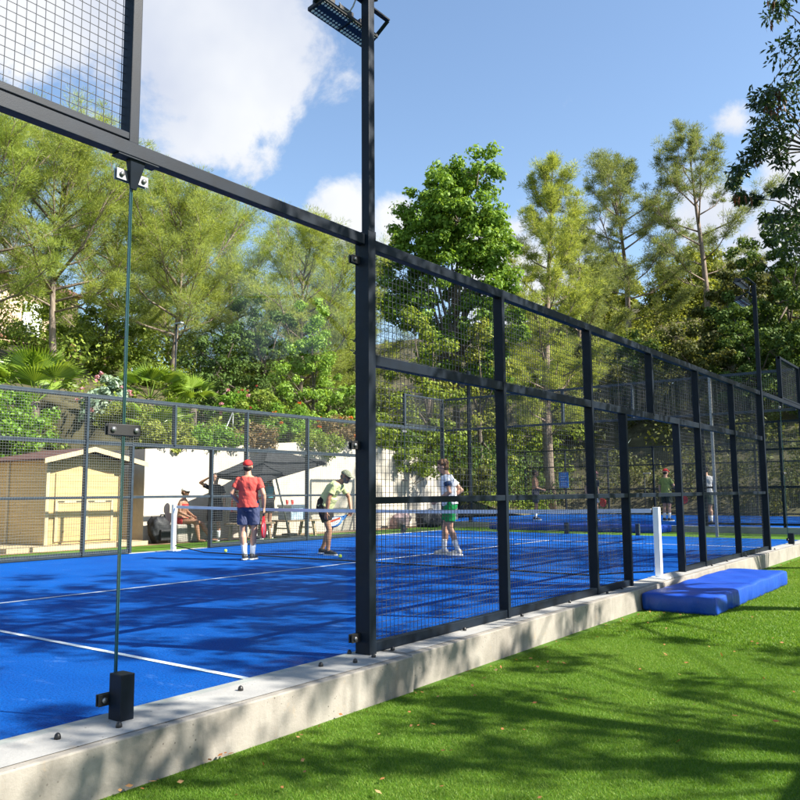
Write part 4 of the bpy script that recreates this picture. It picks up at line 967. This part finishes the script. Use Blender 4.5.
def pine(label, x, y, z, H, R, seed, mat=NEEDLE, lo=.3, dens=1.0, lean=(0, 0), top=.55, group=None, blade=(.15, .0125), tuft=.4, name='pine_tree', nl=None):
    rg = np.random.default_rng(seed); rr = random.Random(seed)
    t = thing(name, label, 'tree', (x, y, z), group)
    base = np.array([x, y, z]); tr = MB(); K = 9; pts = []
    for i in range(K):
        q = i / (K - 1); pts.append((x + lean[0] * q * q + .12 * math.sin(q * 5 + seed) * (q > 0), y + lean[1] * q * q + .12 * math.cos(q * 4 + seed) * (q > 0), z + H * .95 * q - .15))
    rad = [max(.02, .0155 * H * (1 - i / (K - 1)) ** .8) for i in range(K)]; tr.tube(pts, rad, 9)
    def trunk(q): a = q * (K - 1); i = min(K - 2, int(a)); return Vector(pts[i]).lerp(Vector(pts[i + 1]), a - i)
    tips = []; ndir = []
    nl = nl or int(22 * dens)
    for i in range(nl):
        q = lo + (1 - lo) * (i + rr.random() * .8) / nl; az = i * 2.4 + rr.uniform(-.5, .5)
        prof = math.sin(math.pi * min(1, (q - lo) / (1 - lo) * (1 - top * .25) + .22)) ** .8
        ln = R * (.35 + .75 * prof) * rr.uniform(.75, 1.15); el = .25 + .75 * q + rr.uniform(-.2, .2)
        a = trunk(min(q, .985)); d = Vector((math.cos(az) * math.cos(el), math.sin(az) * math.cos(el), math.sin(el)))
        m = a + d * ln * .5 - Vector((0, 0, .06 * ln)); e = a + d * ln + Vector((0, 0, .1 * ln)); r0 = .008 * ln + .008
        tr.tube([a, m, e], [r0 * 1.6, r0, r0 * .35], 5)
        nsub = 2 + int(ln * 2.2 * dens)
        for k in range(nsub):
            s = .3 + .7 * (k + rr.random()) / nsub; b = (a.lerp(m, s * 2) if s < .5 else m.lerp(e, s * 2 - 1))
            dd = (d + Vector((rr.uniform(-1, 1), rr.uniform(-1, 1), rr.uniform(-.1, .9))) * .8).normalized(); l2 = ln * rr.uniform(.18, .36) + .12
            c = b + dd * l2; tr.tube([b, c], [r0 * .5, .006], 4, False); tips.append(c); ndir.append(dd)
            if rr.random() < .6: tips.append(b.lerp(c, .55)); ndir.append(dd)
        tips.append(e); ndir.append(d)
    tr.build('trunk', BARK, t, True, recalc=False)
    tp = np.array([tuple(v) for v in tips]); nd = np.array([tuple(v) for v in ndir]); per = int(150 * dens ** .1)
    rad_ = tuft * rg.uniform(.45, 1.2, len(tp)); c = np.repeat(tp, per, 0); n = len(c); dd = np.repeat(nd, per, 0)
    u = unit(rg, n); q = rg.random((n, 1)) ** .6; P = c + u * np.repeat(rad_, per)[:, None] * q * np.array([1, 1, .65])
    D = u * 1.0 + dd * .3 + np.array([0, 0, .3]) + unit(rg, n) * .5
    V, F = quads(P, D, u + unit(rg, n) * .7 + np.array([0, 0, .3]), blade[0] * rg.uniform(.7, 1.3, n), blade[1] * rg.uniform(.8, 1.3, n)); np_mesh('crown', V, F, mat, t)
    return t
def broadleaf(label, x, y, z, H, lobes, seed, mat, leaf=.14, per=190, nclump=8, trunk_r=.14, name='broadleaf_tree', bark=BARKD, group=None, clump=.5, cat='tree', shell=.5, filt=None):
    """lobes: (dx, dy, z, radius) crown masses; clumps gather on each lobe's surface"""
    rg = np.random.default_rng(seed); rr = random.Random(seed); t = thing(name, label, cat, (x, y, z), group); tr = MB(); cs, rs = [], []
    ztop = max(l[2] for l in lobes); stem = [Vector((x, y, z - .15)), Vector((x + .06, y, z + H * .25)), Vector((x, y + .05, z + H * .5))]
    tr.tube(stem, [trunk_r, trunk_r * .8, trunk_r * .55], 9)
    for lx, ly, lz, lr in lobes:
        c = Vector((x + lx, y + ly, z + lz)); s = stem[1].lerp(stem[2], rr.random()); mid = s.lerp(c, .5) + Vector((rr.uniform(-.1, .1), rr.uniform(-.1, .1), .12 * lr))
        tr.tube([s, mid, c], [trunk_r * .5, trunk_r * .3, trunk_r * .1], 6)
        m = max(4, int(nclump * lr * lr))
        for i in range(m):
            u = Vector(unit(rg, 1)[0]); p = c + Vector((u.x * lr, u.y * lr, u.z * lr * .85)) * rr.uniform(.55, 1.0)
            if filt and not filt(p): continue
            cs.append(tuple(p)); rs.append(clump * rr.uniform(.6, 1.2)); 
            if rr.random() < .5: tr.tube([c, c.lerp(p, .9)], [trunk_r * .1, .006], 4, False)
    tr.build('trunk', bark, t, True, recalc=False)
    V, F = leaf_cloud(rg, cs, rs, per, leaf, .8, shell); np_mesh('crown', V, F, mat, t)
    return t
def lobes_for(H, R, seed, n=7, z0=.35):
    rr = random.Random(seed); out = []
    for i in range(n):
        q = (i + .5) / n; a = i * 2.4 + seed; zz = H * (z0 + (1 - z0) * q) - R * .25; w_ = R * (.55 + .45 * math.sin(math.pi * min(1, .25 + .7 * q)))
        out.append((math.cos(a) * w_ * .5, math.sin(a) * w_ * .5, zz, R * rr.uniform(.42, .6) * (1.1 - .45 * q)))
    return out

# pines on the slope at the left
pine('tall bright pine leaning in at the far left edge, above the low outbuilding', -21.9, 11.6, 5.1, 8.2, 3.1, 1, NEEDLE, .27, 1.7, tuft=.5)
pine('broad pine with a dark forked trunk in front of the pink house, left', -22.0, 14.1, 5.2, 8.6, 3.3, 2, NEEDLE_B, .27, 1.8, tuft=.5)
pine('paler pine standing behind the broad left pine, farther up the slope', -28.5, 20.5, 7.0, 8.6, 3.4, 3, NEEDLE, .08, 1.6, tuft=.54)
pine('pine with a bare straight lower trunk behind the glass panels, left centre', -21.2, 18.5, 5.0, 7.8, 3.1, 4, NEEDLE_B, .27, 1.9, tuft=.5)
pine('dense yellow green pine just right of the straight trunked pine', -24.3, 23.7, 5.2, 8.8, 3.3, 5, NEEDLE, .06, 1.7, tuft=.54)
pine('wide drooping pine behind the main post, left of it', -19.6, 23.4, 3.7, 8.6, 3.2, 6, NEEDLE_B, .14, 1.8, (.6, .3), tuft=.5)
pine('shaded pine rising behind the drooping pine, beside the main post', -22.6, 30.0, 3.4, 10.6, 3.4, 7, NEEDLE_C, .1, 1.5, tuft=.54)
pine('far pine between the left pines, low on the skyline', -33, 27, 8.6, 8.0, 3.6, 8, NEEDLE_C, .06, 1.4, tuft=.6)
pine('low bushy pine on the slope behind the bright poplar', -20.5, 26.5, 4.0, 6.0, 2.6, 14, NEEDLE, .05, 1.5, tuft=.5)
# trees behind the mesh
broadleaf('big round broadleaved tree with glossy green leaves, the tallest above the mesh fence', -15.96, 29.95, 1.2, 15.2,
          [(-.6, .5, 14.6, 1.4), (.9, .9, 14.9, 1.35), (-1.5, -.4, 13.2, 1.25), (.5, 0, 13.3, 1.8), (-1.1, -.6, 11.5, 1.7), (1.0, .7, 11.6, 1.6), (-2.2, -1.2, 10.2, 1.2), (-.3, 0, 10.0, 2.0), (1.2, .6, 9.4, 1.5), (-1.6, -1, 8.4, 1.4), (.6, .5, 7.8, 1.4), (-.8, 0, 6.4, 1.5), (1.0, 1.0, 5.6, 1.3), (-2.4, -1.4, 8.9, 1.2), (.2, .2, 12.4, 1.9), (1.9, 1.2, 11, 1.1), (-1.9, -.9, 12, 1.0), (1.6, 1, 7.5, 1.4)], 21, BROAD, .19, 130, 12, .2, clump=.55)
pine('slender pale pine right of the big broadleaved tree', -13.5, 34.3, .4, 17.6, 2.7, 9, NEEDLE_B, .2, 1.9, (.3, .2), .7, None, (.19, .018), .45)
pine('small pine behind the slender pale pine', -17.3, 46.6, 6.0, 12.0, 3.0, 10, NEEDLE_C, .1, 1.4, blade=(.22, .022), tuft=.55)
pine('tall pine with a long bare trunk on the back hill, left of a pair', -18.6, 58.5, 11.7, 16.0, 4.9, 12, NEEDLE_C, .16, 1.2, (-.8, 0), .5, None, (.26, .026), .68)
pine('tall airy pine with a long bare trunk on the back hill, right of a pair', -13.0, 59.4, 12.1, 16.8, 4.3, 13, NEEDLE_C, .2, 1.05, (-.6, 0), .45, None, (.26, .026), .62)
for i, (lab, x, y, z, H, R, m) in enumerate((
    ('yellow green shrubby tree on the hill crest below the left tall pine', -23.9, 66.7, 15.0, 7.2, 4.6, OLIVEL), ('yellow green shrubby tree on the hill crest below the right tall pine', -17.5, 72.9, 17.3, 6.0, 5.0, OLIVEL),
    ('dark holm oak at the right edge beside the white house', -5.5, 48.7, 7.1, 11.0, 3.4, OAKL), ('dark bushy oak behind the far floodlight mast', -7.4, 47.6, 6.5, 6.3, 3.2, OAKL),
    ('olive green tree behind the first mesh panel', -15.2, 26.7, 1.6, 7.6, 2.1, UNDERL), ('olive green tree behind the second mesh panel', -14.6, 29.7, .8, 8.2, 2.1, OLIVEL),
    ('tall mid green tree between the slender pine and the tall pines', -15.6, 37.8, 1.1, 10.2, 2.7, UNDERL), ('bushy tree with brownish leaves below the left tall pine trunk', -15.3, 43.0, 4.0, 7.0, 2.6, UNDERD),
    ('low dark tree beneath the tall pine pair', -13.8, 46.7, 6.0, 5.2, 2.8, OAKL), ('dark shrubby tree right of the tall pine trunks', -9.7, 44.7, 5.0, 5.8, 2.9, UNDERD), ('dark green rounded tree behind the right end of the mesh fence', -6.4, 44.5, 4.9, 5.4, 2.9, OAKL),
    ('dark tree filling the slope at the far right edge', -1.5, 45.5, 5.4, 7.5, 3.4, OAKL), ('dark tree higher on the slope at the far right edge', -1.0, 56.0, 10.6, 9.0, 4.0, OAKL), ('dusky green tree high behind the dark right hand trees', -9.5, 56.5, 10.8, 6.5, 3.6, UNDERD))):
    big = R / 2.6
    broadleaf(lab, x, y, z, H, lobes_for(H, R, 40 + i, 8, .2), 40 + i, m, .17 * max(1, big), 120, 9 / max(1, big) ** 1.2, .13, clump=.5 * max(1, big) ** .8)
broadleaf('bright young poplar with fluttering light green leaves, left of the main post', -14.2, 18.6, 2.2, 5.2, [(0, 0, 4.9, .5), (-.1, .1, 4.2, .75), (.2, -.2, 3.5, .85), (-.3, .3, 2.9, .95), (.2, .7, 2.4, .85), (.1, -.6, 1.8, .9), (0, .3, 1.1, 1.0), (.3, 1.3, 1.2, .8), (-.2, -.9, 2.7, .6)], 60, POPLARL, .1, 120, 22, .07, 'poplar_tree', clump=.3)
broadleaf('dark rounded holm oak on the slope behind the red shirted man', -16.6, 16.9, 3.4, 3.4, lobes_for(3.4, 1.7, 61, 7, .15), 61, OAKL, .11, 140, 20, .09, 'holm_oak', clump=.36)
broadleaf('taller dark holm oak left of the bright poplar', -18.5, 20.5, 4.0, 5.0, lobes_for(5.0, 1.7, 62, 8, .15), 62, OAKL, .12, 140, 18, .1, 'holm_oak', clump=.4)
broadleaf('mid green rounded oak far up the slope behind the palms', -24.5, 17.5, 5.9, 3.4, lobes_for(3.4, 2.6, 63, 7, .15), 63, UNDERL, .14, 120, 10, .1, 'holm_oak', clump=.45)

def palm(label, x, y, z, n, ln, seed, tr=.25):
    rg = random.Random(seed); t = thing('fan_palm', label, 'palm', (x, y, z)); MB().tube([(x, y, z - .2), (x, y, z + tr)], [.14, .11], 10).build('trunk', BARKD, t, True)
    for k in range(n):
        az = k * 2.4 + rg.uniform(-.3, .3); el = rg.uniform(.35, 1.25); d = Vector((math.cos(az) * math.cos(el), math.sin(az) * math.cos(el), math.sin(el))); st_ = ln * rg.uniform(.45, .7)
        c = Vector((x, y, z + tr)) + d * st_; side = d.cross(Vector((0, 0, 1))).normalized(); nrm = side.cross(d).normalized()
        fr = MB(); fr.tube([(x, y, z + tr - .05), c], [.016, .009], 5); N2 = 17; rl = ln * rg.uniform(.5, .65); vs_, fs_ = [], []
        for i in range(N2):
            a0 = (-1.25 + 2.5 * i / N2); a1 = a0 + 2.5 / N2; am = (a0 + a1) / 2; D0 = lambda a, r_, up: c + (d * math.cos(a) + side * math.sin(a)) * r_ + nrm * up
            b = len(vs_); drop = -.06 - .1 * abs(am)
            vs_ += [c, D0(a0, rl * .6, -.01), D0(am, rl * .62, .02), D0(a1, rl * .6, -.01), D0(am, rl * rg.uniform(.92, 1.08), drop)]
            fs_ += [(b, b + 1, b + 2), (b, b + 2, b + 3), (b + 1, b + 4, b + 2), (b + 2, b + 4, b + 3)]
        fr.add(vs_, fs_); fr.build('frond', PALML, t, recalc=False)
palm('large fan palm with upright bright fronds in front of the low outbuilding', -16.5, 10.5, 2.6, 12, 1.35, 1, 1.0)
palm('fan palm at the left edge below the pines', -17.3, 9.6, 2.9, 10, 1.15, 2, .8)
palm('fan palm behind the glass joint, right of the flowering grey shrub', -15.2, 13.1, 3.0, 10, 1.1, 3, .8)
palm('fan palm by the garden lamp on the slope', -15.2, 14.6, 3.0, 10, 1.0, 4, .7)
palm('low fan palm just above the white wall', -13.9, 12.4, 2.5, 9, 1.1, 5, .1)

def shrub(label, x, y, z, R, H, seed, mat, leaf=.08, n=46, per=110, flower=None, group=None, clump=.26, name='garden_shrub', fl_size=.07, nf=26):
    rg = np.random.default_rng(seed); t = thing(name, label, 'shrub', (x, y, z), group); cs = []
    for i in range(n):
        u = unit(rg, 1)[0]; q = rg.random() ** .4; cs.append((x + u[0] * R * q, y + u[1] * R * q, z + H * (.5 + .46 * u[2] * q)))
    st_ = MB()
    for c in cs[::3]: st_.tube([(x + (c[0] - x) * .15, y + (c[1] - y) * .15, z - .1), c], [.015, .006], 4, False)
    st_.build('stems', BARKD, t, recalc=False)
    V, F = leaf_cloud(rg, cs, clump * rg.uniform(.6, 1.25, n), per, leaf, .85); np_mesh('foliage', V, F, mat, t)
    if flower is not None:
        cs2 = []
        for i in range(nf):
            u = unit(rg, 1)[0]; cs2.append((x + u[0] * R * 1.08, y + u[1] * R * 1.08, z + H * (.52 + .5 * u[2])))
        V, F = leaf_cloud(rg, cs2, np.full(nf, fl_size), 14, fl_size * 1.2); np_mesh('blossom', V, F, flower, t)
PINKF = leafmat('pink_petals', (.5, .2, .28), (.65, .32, .4), (.75, .5, .55), .4); ORANGEF = leafmat('orange_petals', (.5, .10, .02), (.65, .16, .03), (.75, .25, .06), .4); REDF = leafmat('red_petals', (.3, .04, .035), (.4, .07, .06), (.5, .12, .1), .4)
shrub('climbing hedge of bright green leaves covering the wall behind the shed', -15.5, 9.2, 1.9, 1.15, 1.9, 1, HEDGE, .11, 90, 110, None, None, .3, 'climbing_hedge')
shrub('rounded bright green hedge left of the climbing hedge, above the shed', -16.3, 6.6, 2.0, 1.4, 1.7, 2, HEDGE, .11, 80, 110, None, None, .3)
shrub('grey green oleander with pale pink flowers, beside the glass joint', -15.6, 12.0, 2.5, .7, 1.9, 3, GREYL, .15, 50, 90, PINKF)
shrub('leafy pink flowered shrub on the slope behind the net post', -15.0, 16.0, 3.0, .8, 1.3, 4, HEDGE, .09, 50, 110, PINKF)
shrub('bright green shrub with orange trumpet flowers above the white wall', -13.6, 16.9, 2.4, .95, 1.5, 5, HEDGE, .09, 70, 110, ORANGEF, fl_size=.07, nf=16)
shrub('red flowering shrub behind the bright green shrub', -14.4, 16.4, 2.9, .8, 1.5, 6, UNDERL, .09, 50, 100, REDF, fl_size=.05, nf=12)
shrub('dry brown shrub hanging over the white wall, above the parasol', -13.1, 15.1, 2.2, .75, .9, 7, DRYL, .08, 50, 110)
shrub('dry brown shrub hanging over the white wall, left of the main post', -13.1, 18.5, 2.5, .9, 1.1, 8, DRYL, .08, 50, 110, ORANGEF, nf=10)
shrub('matted olive creeper spilling over the tallest stretch of the white wall', -12.95, 17.3, 2.25, .95, .75, 15, UNDERL, .08, 70, 100)
shrub('trailing olive green shrub on the wall top beside the shed', -13.2, 12.1, 2.1, .8, .9, 9, OLIVEL, .08, 60, 110)
shrub('trailing green shrub on the wall top above the seated woman', -13.1, 13.7, 2.2, .75, .8, 10, HEDGE, .08, 60, 110)
shrub('low yellow green shrub on the slope under the palms', -14.8, 12.2, 2.6, .9, 1.0, 11, OLIVEL, .08, 60, 100)
shrub('spilling dark green creeper over the shaded end of the wall', -13.0, 22.3, 1.5, 1.4, 1.3, 12, UNDERL, .1, 70, 110)
shrub('loose green shrub above the wall behind the young man in white', -13.6, 20.6, 2.2, 1.2, 1.7, 13, UNDERL, .1, 70, 110)
shrub('sprawling dark creeper at the low end of the wall, behind the end glass', -13.2, 26.0, .6, 1.6, 1.7, 14, UNDERD, .11, 70, 110)

# undergrowth masses nobody could count
def mass(name, label, pts, mat, seed, leaf, per, clump):
    rg = np.random.default_rng(seed); cs = np.array(pts); V, F = leaf_cloud(rg, cs, clump * rg.uniform(.6, 1.4, len(cs)), per, leaf, .8); o = np_mesh(name, V, F, mat); tag(o, label, 'undergrowth', None, 'stuff'); return o
pts = []
while len(pts) < 620:
    y = rng.uniform(-4, 34); x0 = -15.9 if y < 11.25 else -13.0; tt = rng.random() ** 1.5 * 17
    pts.append((x0 - tt, y, hill(x0 - tt - .01, y) + rng.uniform(0, .5 + .05 * tt)))
mass('undergrowth', 'low mixed green shrubs and weeds covering the slope above the white wall', pts, UNDERL, 1, .11, 95, .42)
pts = []
while len(pts) < 520:
    y = 33.5 + rng.random() ** 1.3 * 44; x = rng.uniform(-34, 10)
    if x > -12.8 and y < 36: continue
    pts.append((x, y, hill(x, y) + rng.uniform(0, 1.5)))
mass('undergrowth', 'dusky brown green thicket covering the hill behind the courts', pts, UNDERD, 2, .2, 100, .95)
pts = [(rng.uniform(-26, -4), rng.uniform(46, 64), 0) for _ in range(230)]; pts = [(x, y, hill(x, y) + rng.uniform(.2, 2.6)) for x, y, _ in pts]
mass('undergrowth', 'yellow green scrub around the trunks of the tall pines on the back hill', pts, OLIVEL, 7, .2, 110, .9)
pts = [(rng.uniform(-12.5, 9), rng.uniform(35.4, 39), rng.uniform(.2, 3.0)) for _ in range(150)]
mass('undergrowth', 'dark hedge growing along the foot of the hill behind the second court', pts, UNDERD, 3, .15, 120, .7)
pts = [(rng.uniform(-21, -13), rng.uniform(24, 36), 0) for _ in range(220)]; pts = [(x, y, hill(x, y) + rng.uniform(0, 2.0)) for x, y, _ in pts]
mass('undergrowth', 'olive green thicket beyond the low end of the wall', pts, OAKL, 4, .13, 110, .6)

pts = [(rng.uniform(12, 17), rng.uniform(-8, 40), rng.uniform(.2, 5.5)) for _ in range(330)]  # added out of view so the glass reflects foliage instead of bright sky
mass('undergrowth', 'unseen tall hedge added beyond the lawn to keep bright sky out of the glass', pts, UNDERD, 5, .2, 70, .9)
pts = []
for _ in range(210):
    y = rng.uniform(12, 36); x = -21 - rng.random() * 16; pts.append((x, y, hill(x, y) + rng.uniform(.2, 3.2)))
mass('undergrowth', 'dense green thicket filling the slope beneath the pines', pts, UNDERL, 6, .17, 110, .8)

# locust tree whose branch hangs into the frame at the right, and shade trees beyond the lawn
def off_frame(p, margin=.4): return p.x > 3.76 - .184 * (p.y + .55) + margin
lt = thing('locust_tree', 'dark leaved tree hanging into the frame at the upper right, with long brown seed pods', 'tree', (5.2, 11.2, -.25))
tr = MB(); tr.tube([(5.2, 11.2, -.4), (5.1, 11.1, 1.8), (4.9, 10.9, 3.6), (4.6, 10.6, 5.4), (4.2, 10.4, 7.4)], [.2, .17, .14, .11, .05], 10)
rg = np.random.default_rng(77); rr = random.Random(77)
HANG = [(790, 8, .30), (775, 12, .18), (793, 44, .28), (788, 68, .34), (796, 95, .3), (783, 95, .25), (772, 102, .25), (762, 98, .16), (790, 115, .25), (776, 122, .28), (765, 128, .22), (786, 138, .18), (757, 138, .2), (768, 146, .22), (749, 152, .2), (742, 164, .17), (757, 162, .18), (738, 176, .13), (775, 157, .16), (790, 182, .14), (797, 190, .2), (778, 190, .12), (742, 197, .13), (757, 199, .12), (785, 215, .2), (795, 215, .28), (775, 222, .16), (790, 235, .24), (798, 245, .25), (777, 240, .14)]
TW = []
def hangpt(u, v, d): return Vector((3.7614, -.5457, 1.1589)) + d * (f_ + r_ * ((u - 400) / 804.244) + u_ * ((400 - v) / 804.244))
cl_, rl_ = [], []
for u, v, r in HANG:
    p = hangpt(u, v, 10.6 + rr.uniform(-.5, .5)); TW.append(p)
    for k in range(3): cl_.append(tuple(p + Vector((rr.uniform(-1, 1), rr.uniform(-1, 1), rr.uniform(-.8, .8))) * r * .7)); rl_.append(r * .75)
hub1 = hangpt(815, 150, 10.6); hub2 = hangpt(815, 40, 10.6); hub3 = hangpt(820, 225, 10.6)
for hb_ in (hub1, hub2, hub3): tr.tube([(4.9, 10.9, 3.6 + (hb_.z - 3.6) * .3), tuple(Vector((4.2, 10.6, hb_.z * .75 + 1.2))), tuple(hb_)], [.08, .05, .025], 7)
for p in TW:
    h = min((hub1, hub2, hub3), key=lambda q: (q - p).length); m = h.lerp(p, .55) + Vector((0, 0, .12)); tr.tube([h, m, p], [.014, .008, .004], 5, False)
for k in range(14):
    a = rr.uniform(0, 6.28); q = rr.uniform(.5, 1); e = Vector((5.4 + 3 * math.cos(a) * q, 10.8 + 3.4 * math.sin(a) * q, rr.uniform(4.2, 8.2)))
    if off_frame(e, .8): tr.tube([(4.9, 10.9, rr.uniform(2.6, 5)), tuple(Vector((4.9, 10.9, 4)).lerp(e, .6) + Vector((0, 0, .3))), tuple(e)], [.07, .04, .012], 6)
tr.build('trunk', BARKD, lt, True, recalc=False)
per = 46; c = np.repeat(np.array(cl_), per, 0); n = len(c); r0 = np.repeat(np.array(rl_), per)[:, None]; u0 = unit(rg, n); P = c + u0 * r0 * rg.random((n, 1)) ** .4 * np.array([1, 1, .8])
V1 = quads(P, u0 + np.array([0, 0, -.5]) + unit(rg, n) * .7, unit(rg, n), .085 * rg.uniform(.7, 1.3, n), .034 * rg.uniform(.8, 1.2, n))
cs2 = []
while len(cs2) < 300:
    u0 = unit(rg, 1)[0] * rg.random() ** .4; p = Vector((3.7 + 2.4 * u0[0], 8.6 + 4.8 * u0[1], 7.3 + 2.4 * u0[2]))
    if off_frame(p, .5): cs2.append(tuple(p))
V2 = leaf_cloud(rg, cs2, np.full(len(cs2), .40) * rg.uniform(.6, 1.1, len(cs2)), 55, .11); V, F = cat_mesh([V1, V2]); np_mesh('crown', V, F, LOCUST, lt)
for u, v, k in ((771, 5, 5), (768, 27, 5), (777, 95, 6), (783, 98, 6), (775, 118, 5), (768, 112, 4), (736, 202, 8), (748, 200, 4), (781, 108, 5), (757, 168, 3), (783, 215, 5), (796, 205, 4), (786, 130, 4)):
    for i in range(k):
        q = hangpt(u + rr.uniform(-4, 4), v + rr.uniform(-3, 3), 10.5)
        V, F = quads(np.array([tuple(q)]), np.array([(rr.uniform(-.3, .3), rr.uniform(-.3, .3), -1.)]), unit(rg, 1), np.full(1, .15), np.full(1, .03)); np_mesh('seed_pod', V, F, PODL, lt)
for i, (lab, x, y, z, cx, cy, cz, rx, ry, rz_, n) in enumerate((
    ('leafy shade tree on the lawn to the right of the picture, nearest the camera', 8.6, 5.8, -.25, 8.0, 6.6, 6.2, 3.2, 4.0, 1.9, 150),
    ('leafy shade tree on the lawn beyond the hanging branch', 6.2, 18.0, -.25, 4.6, 15.6, 8.0, 3.2, 3.6, 2.4, 200),
    ('tall shade tree far along the lawn edge, beside the second court', 6.0, 27.5, -.25, 4.2, 27.5, 12.5, 3.8, 4.0, 6.5, 420),
    ('tall shade tree beside the second court, right of the picture', 7.5, 33.0, 0, 6.5, 32.5, 11, 5, 5, 6, 420))):
    t = thing('shade_tree', lab, 'tree', (x, y, z)); tr = MB(); tr.tube([(x, y, z - .2), (x - .1, y, 2.2), ((x + cx) / 2, (y + cy) / 2, 4), (cx, cy, cz)], [.2, .17, .13, .06], 9)
    cs = []
    while len(cs) < n:
        u0 = unit(rg, 1)[0] * rg.random() ** .4; p = Vector((cx + rx * u0[0], cy + ry * u0[1], cz + rz_ * u0[2]))
        if off_frame(p, .6): cs.append(tuple(p))
    for p in cs[::5]: tr.tube([((x + cx) / 2, (y + cy) / 2, 4), tuple(Vector(((x + cx) / 2, (y + cy) / 2, 4)).lerp(Vector(p), .5) + Vector((0, 0, .25))), p], [.03, .016, .006], 5, False)
    tr.build('trunk', BARKD, t, True, recalc=False); V, F = leaf_cloud(rg, cs, np.full(n, .42) * rg.uniform(.5, 1.1, n), 60, .11); np_mesh('crown', V, F, BROAD, t)
# added stand-in roof, out of view, whose straight edge shades the lawn corner
pg = thing('shade_roof', 'unseen stand-in pergola on the lawn just right of the picture', 'shade_roof', (7.0, 4.0, -.22))
MB().box(5.8, 8.6, 1.6, 5.6, 2.35, 2.47).build('roof', OLDWOOD, pg)
for x in (6.0, 8.4):
    for y in (1.9, 5.3): MB().box(x - .05, x + .05, y - .05, y + .05, -.25, 2.349).build('post', OLDWOOD, pg)

# lawn blades near the camera, fallen leaves
def blades(name, label, n, ymin, ymax, hgt, wid, seed, dens_pow=1.0):
    rg = np.random.default_rng(seed); y = ymin + (ymax - ymin) * rg.random(n) ** dens_pow; xmax = np.minimum(3.76 - .184 * (y + .55) + .15, 3.4); xk = .37
    x = xk + (xmax - xk) * rg.random(n); z = np.full(n, -.222); h = hgt * rg.uniform(.6, 1.25, n); a = rg.uniform(0, 6.283, n); le = rg.normal(0, .6, (n, 2)) * h[:, None]
    B = np.stack([x, y, z], 1); S = np.stack([np.cos(a), np.sin(a), np.zeros(n)], 1) * wid / 2; T = B + np.stack([le[:, 0], le[:, 1], h], 1)
    V = np.stack([B - S, B + S, T], 1).reshape(-1, 3); o = np_mesh(name, V, np.arange(n * 3).reshape(-1, 3), BLADE); tag(o, label, 'grass', None, 'stuff')
blades('grass_blades', 'short bright artificial grass blades of the near lawn', 400000, 1.3, 7.0, .0145, .0036, 1, 1.3)
blades('grass_blades', 'short artificial grass blades of the lawn farther along the kerb', 170000, 7.0, 19.5, .02, .008, 2, 1.2)
rg = np.random.default_rng(9); n = 260; y = 1.5 + 16 * rg.random(n) ** 1.4; x = .38 + (3.6 - .184 * y - .38) * rg.random(n) ** 2.2
P = np.stack([x, y, -.195 + .008 * rg.random(n)], 1); dd_ = unit(rg, n) * np.array([1, 1, .25]); nr = unit(rg, n) * .5 + np.array([0, 0, 1.])
V, F = quads(P, dd_, nr, .035 * rg.uniform(.5, 1.4, n), .022 * rg.uniform(.6, 1.2, n)); o = np_mesh('fallen_leaves', V, F, leafmat('fallen_leaf', (.22, .08, .03), (.35, .16, .06), (.5, .33, .16), .2)); tag(o, 'small brown fallen leaves scattered over the lawn', 'leaves', None, 'stuff')

# garden lamps and a stair rail on the slope
def garden_lamp(label, x, y, z, h, group='garden lamps on the slope'):
    t = thing('garden_lamp', label, 'lamp', (x, y, z), group); MB().tube([(x, y, z - .2), (x, y, z + h)], [.03, .025], 8).build('pole', STEEL, t, True)
    MB().box(x - .05, x + .28, y - .06, y + .06, z + h + .001, z + h + .05).build('lamp_head', plain('lamp_grey', (.3, .32, .34), .4), t, False, .01)
garden_lamp('slim garden lamp with a flat head in front of the straight pine trunk', -16.2, 14.7, 3.3, 3.0)
garden_lamp('short garden lamp right of the straight pine trunk', -18.0, 17.1, 3.9, 2.2)
garden_lamp('small garden lamp behind the second court, at the right edge', 1.3, 35.0, .0, 1.9)
garden_lamp('small garden lamp behind the second court, seen through the doorway', -9.3, 35.2, .0, 1.9)
rl = thing('stair_rail', 'thin metal stair rail climbing the slope above the white wall', 'handrail', (-13.8, 15.0, 2.4))
q = MB(); q.tube([(-13.3, 14.2, 2.9), (-15.2, 16.4, 4.2)], .02, 8); q.build('handrail', GALV, rl, True)
for s in (.1, .5, .9): p = Vector((-13.3, 14.2, 2.9)).lerp(Vector((-15.2, 16.4, 4.2)), s); MB().tube([(p.x, p.y, p.z - .9), tuple(p)], .015, 8).build('upright', GALV, rl, True)
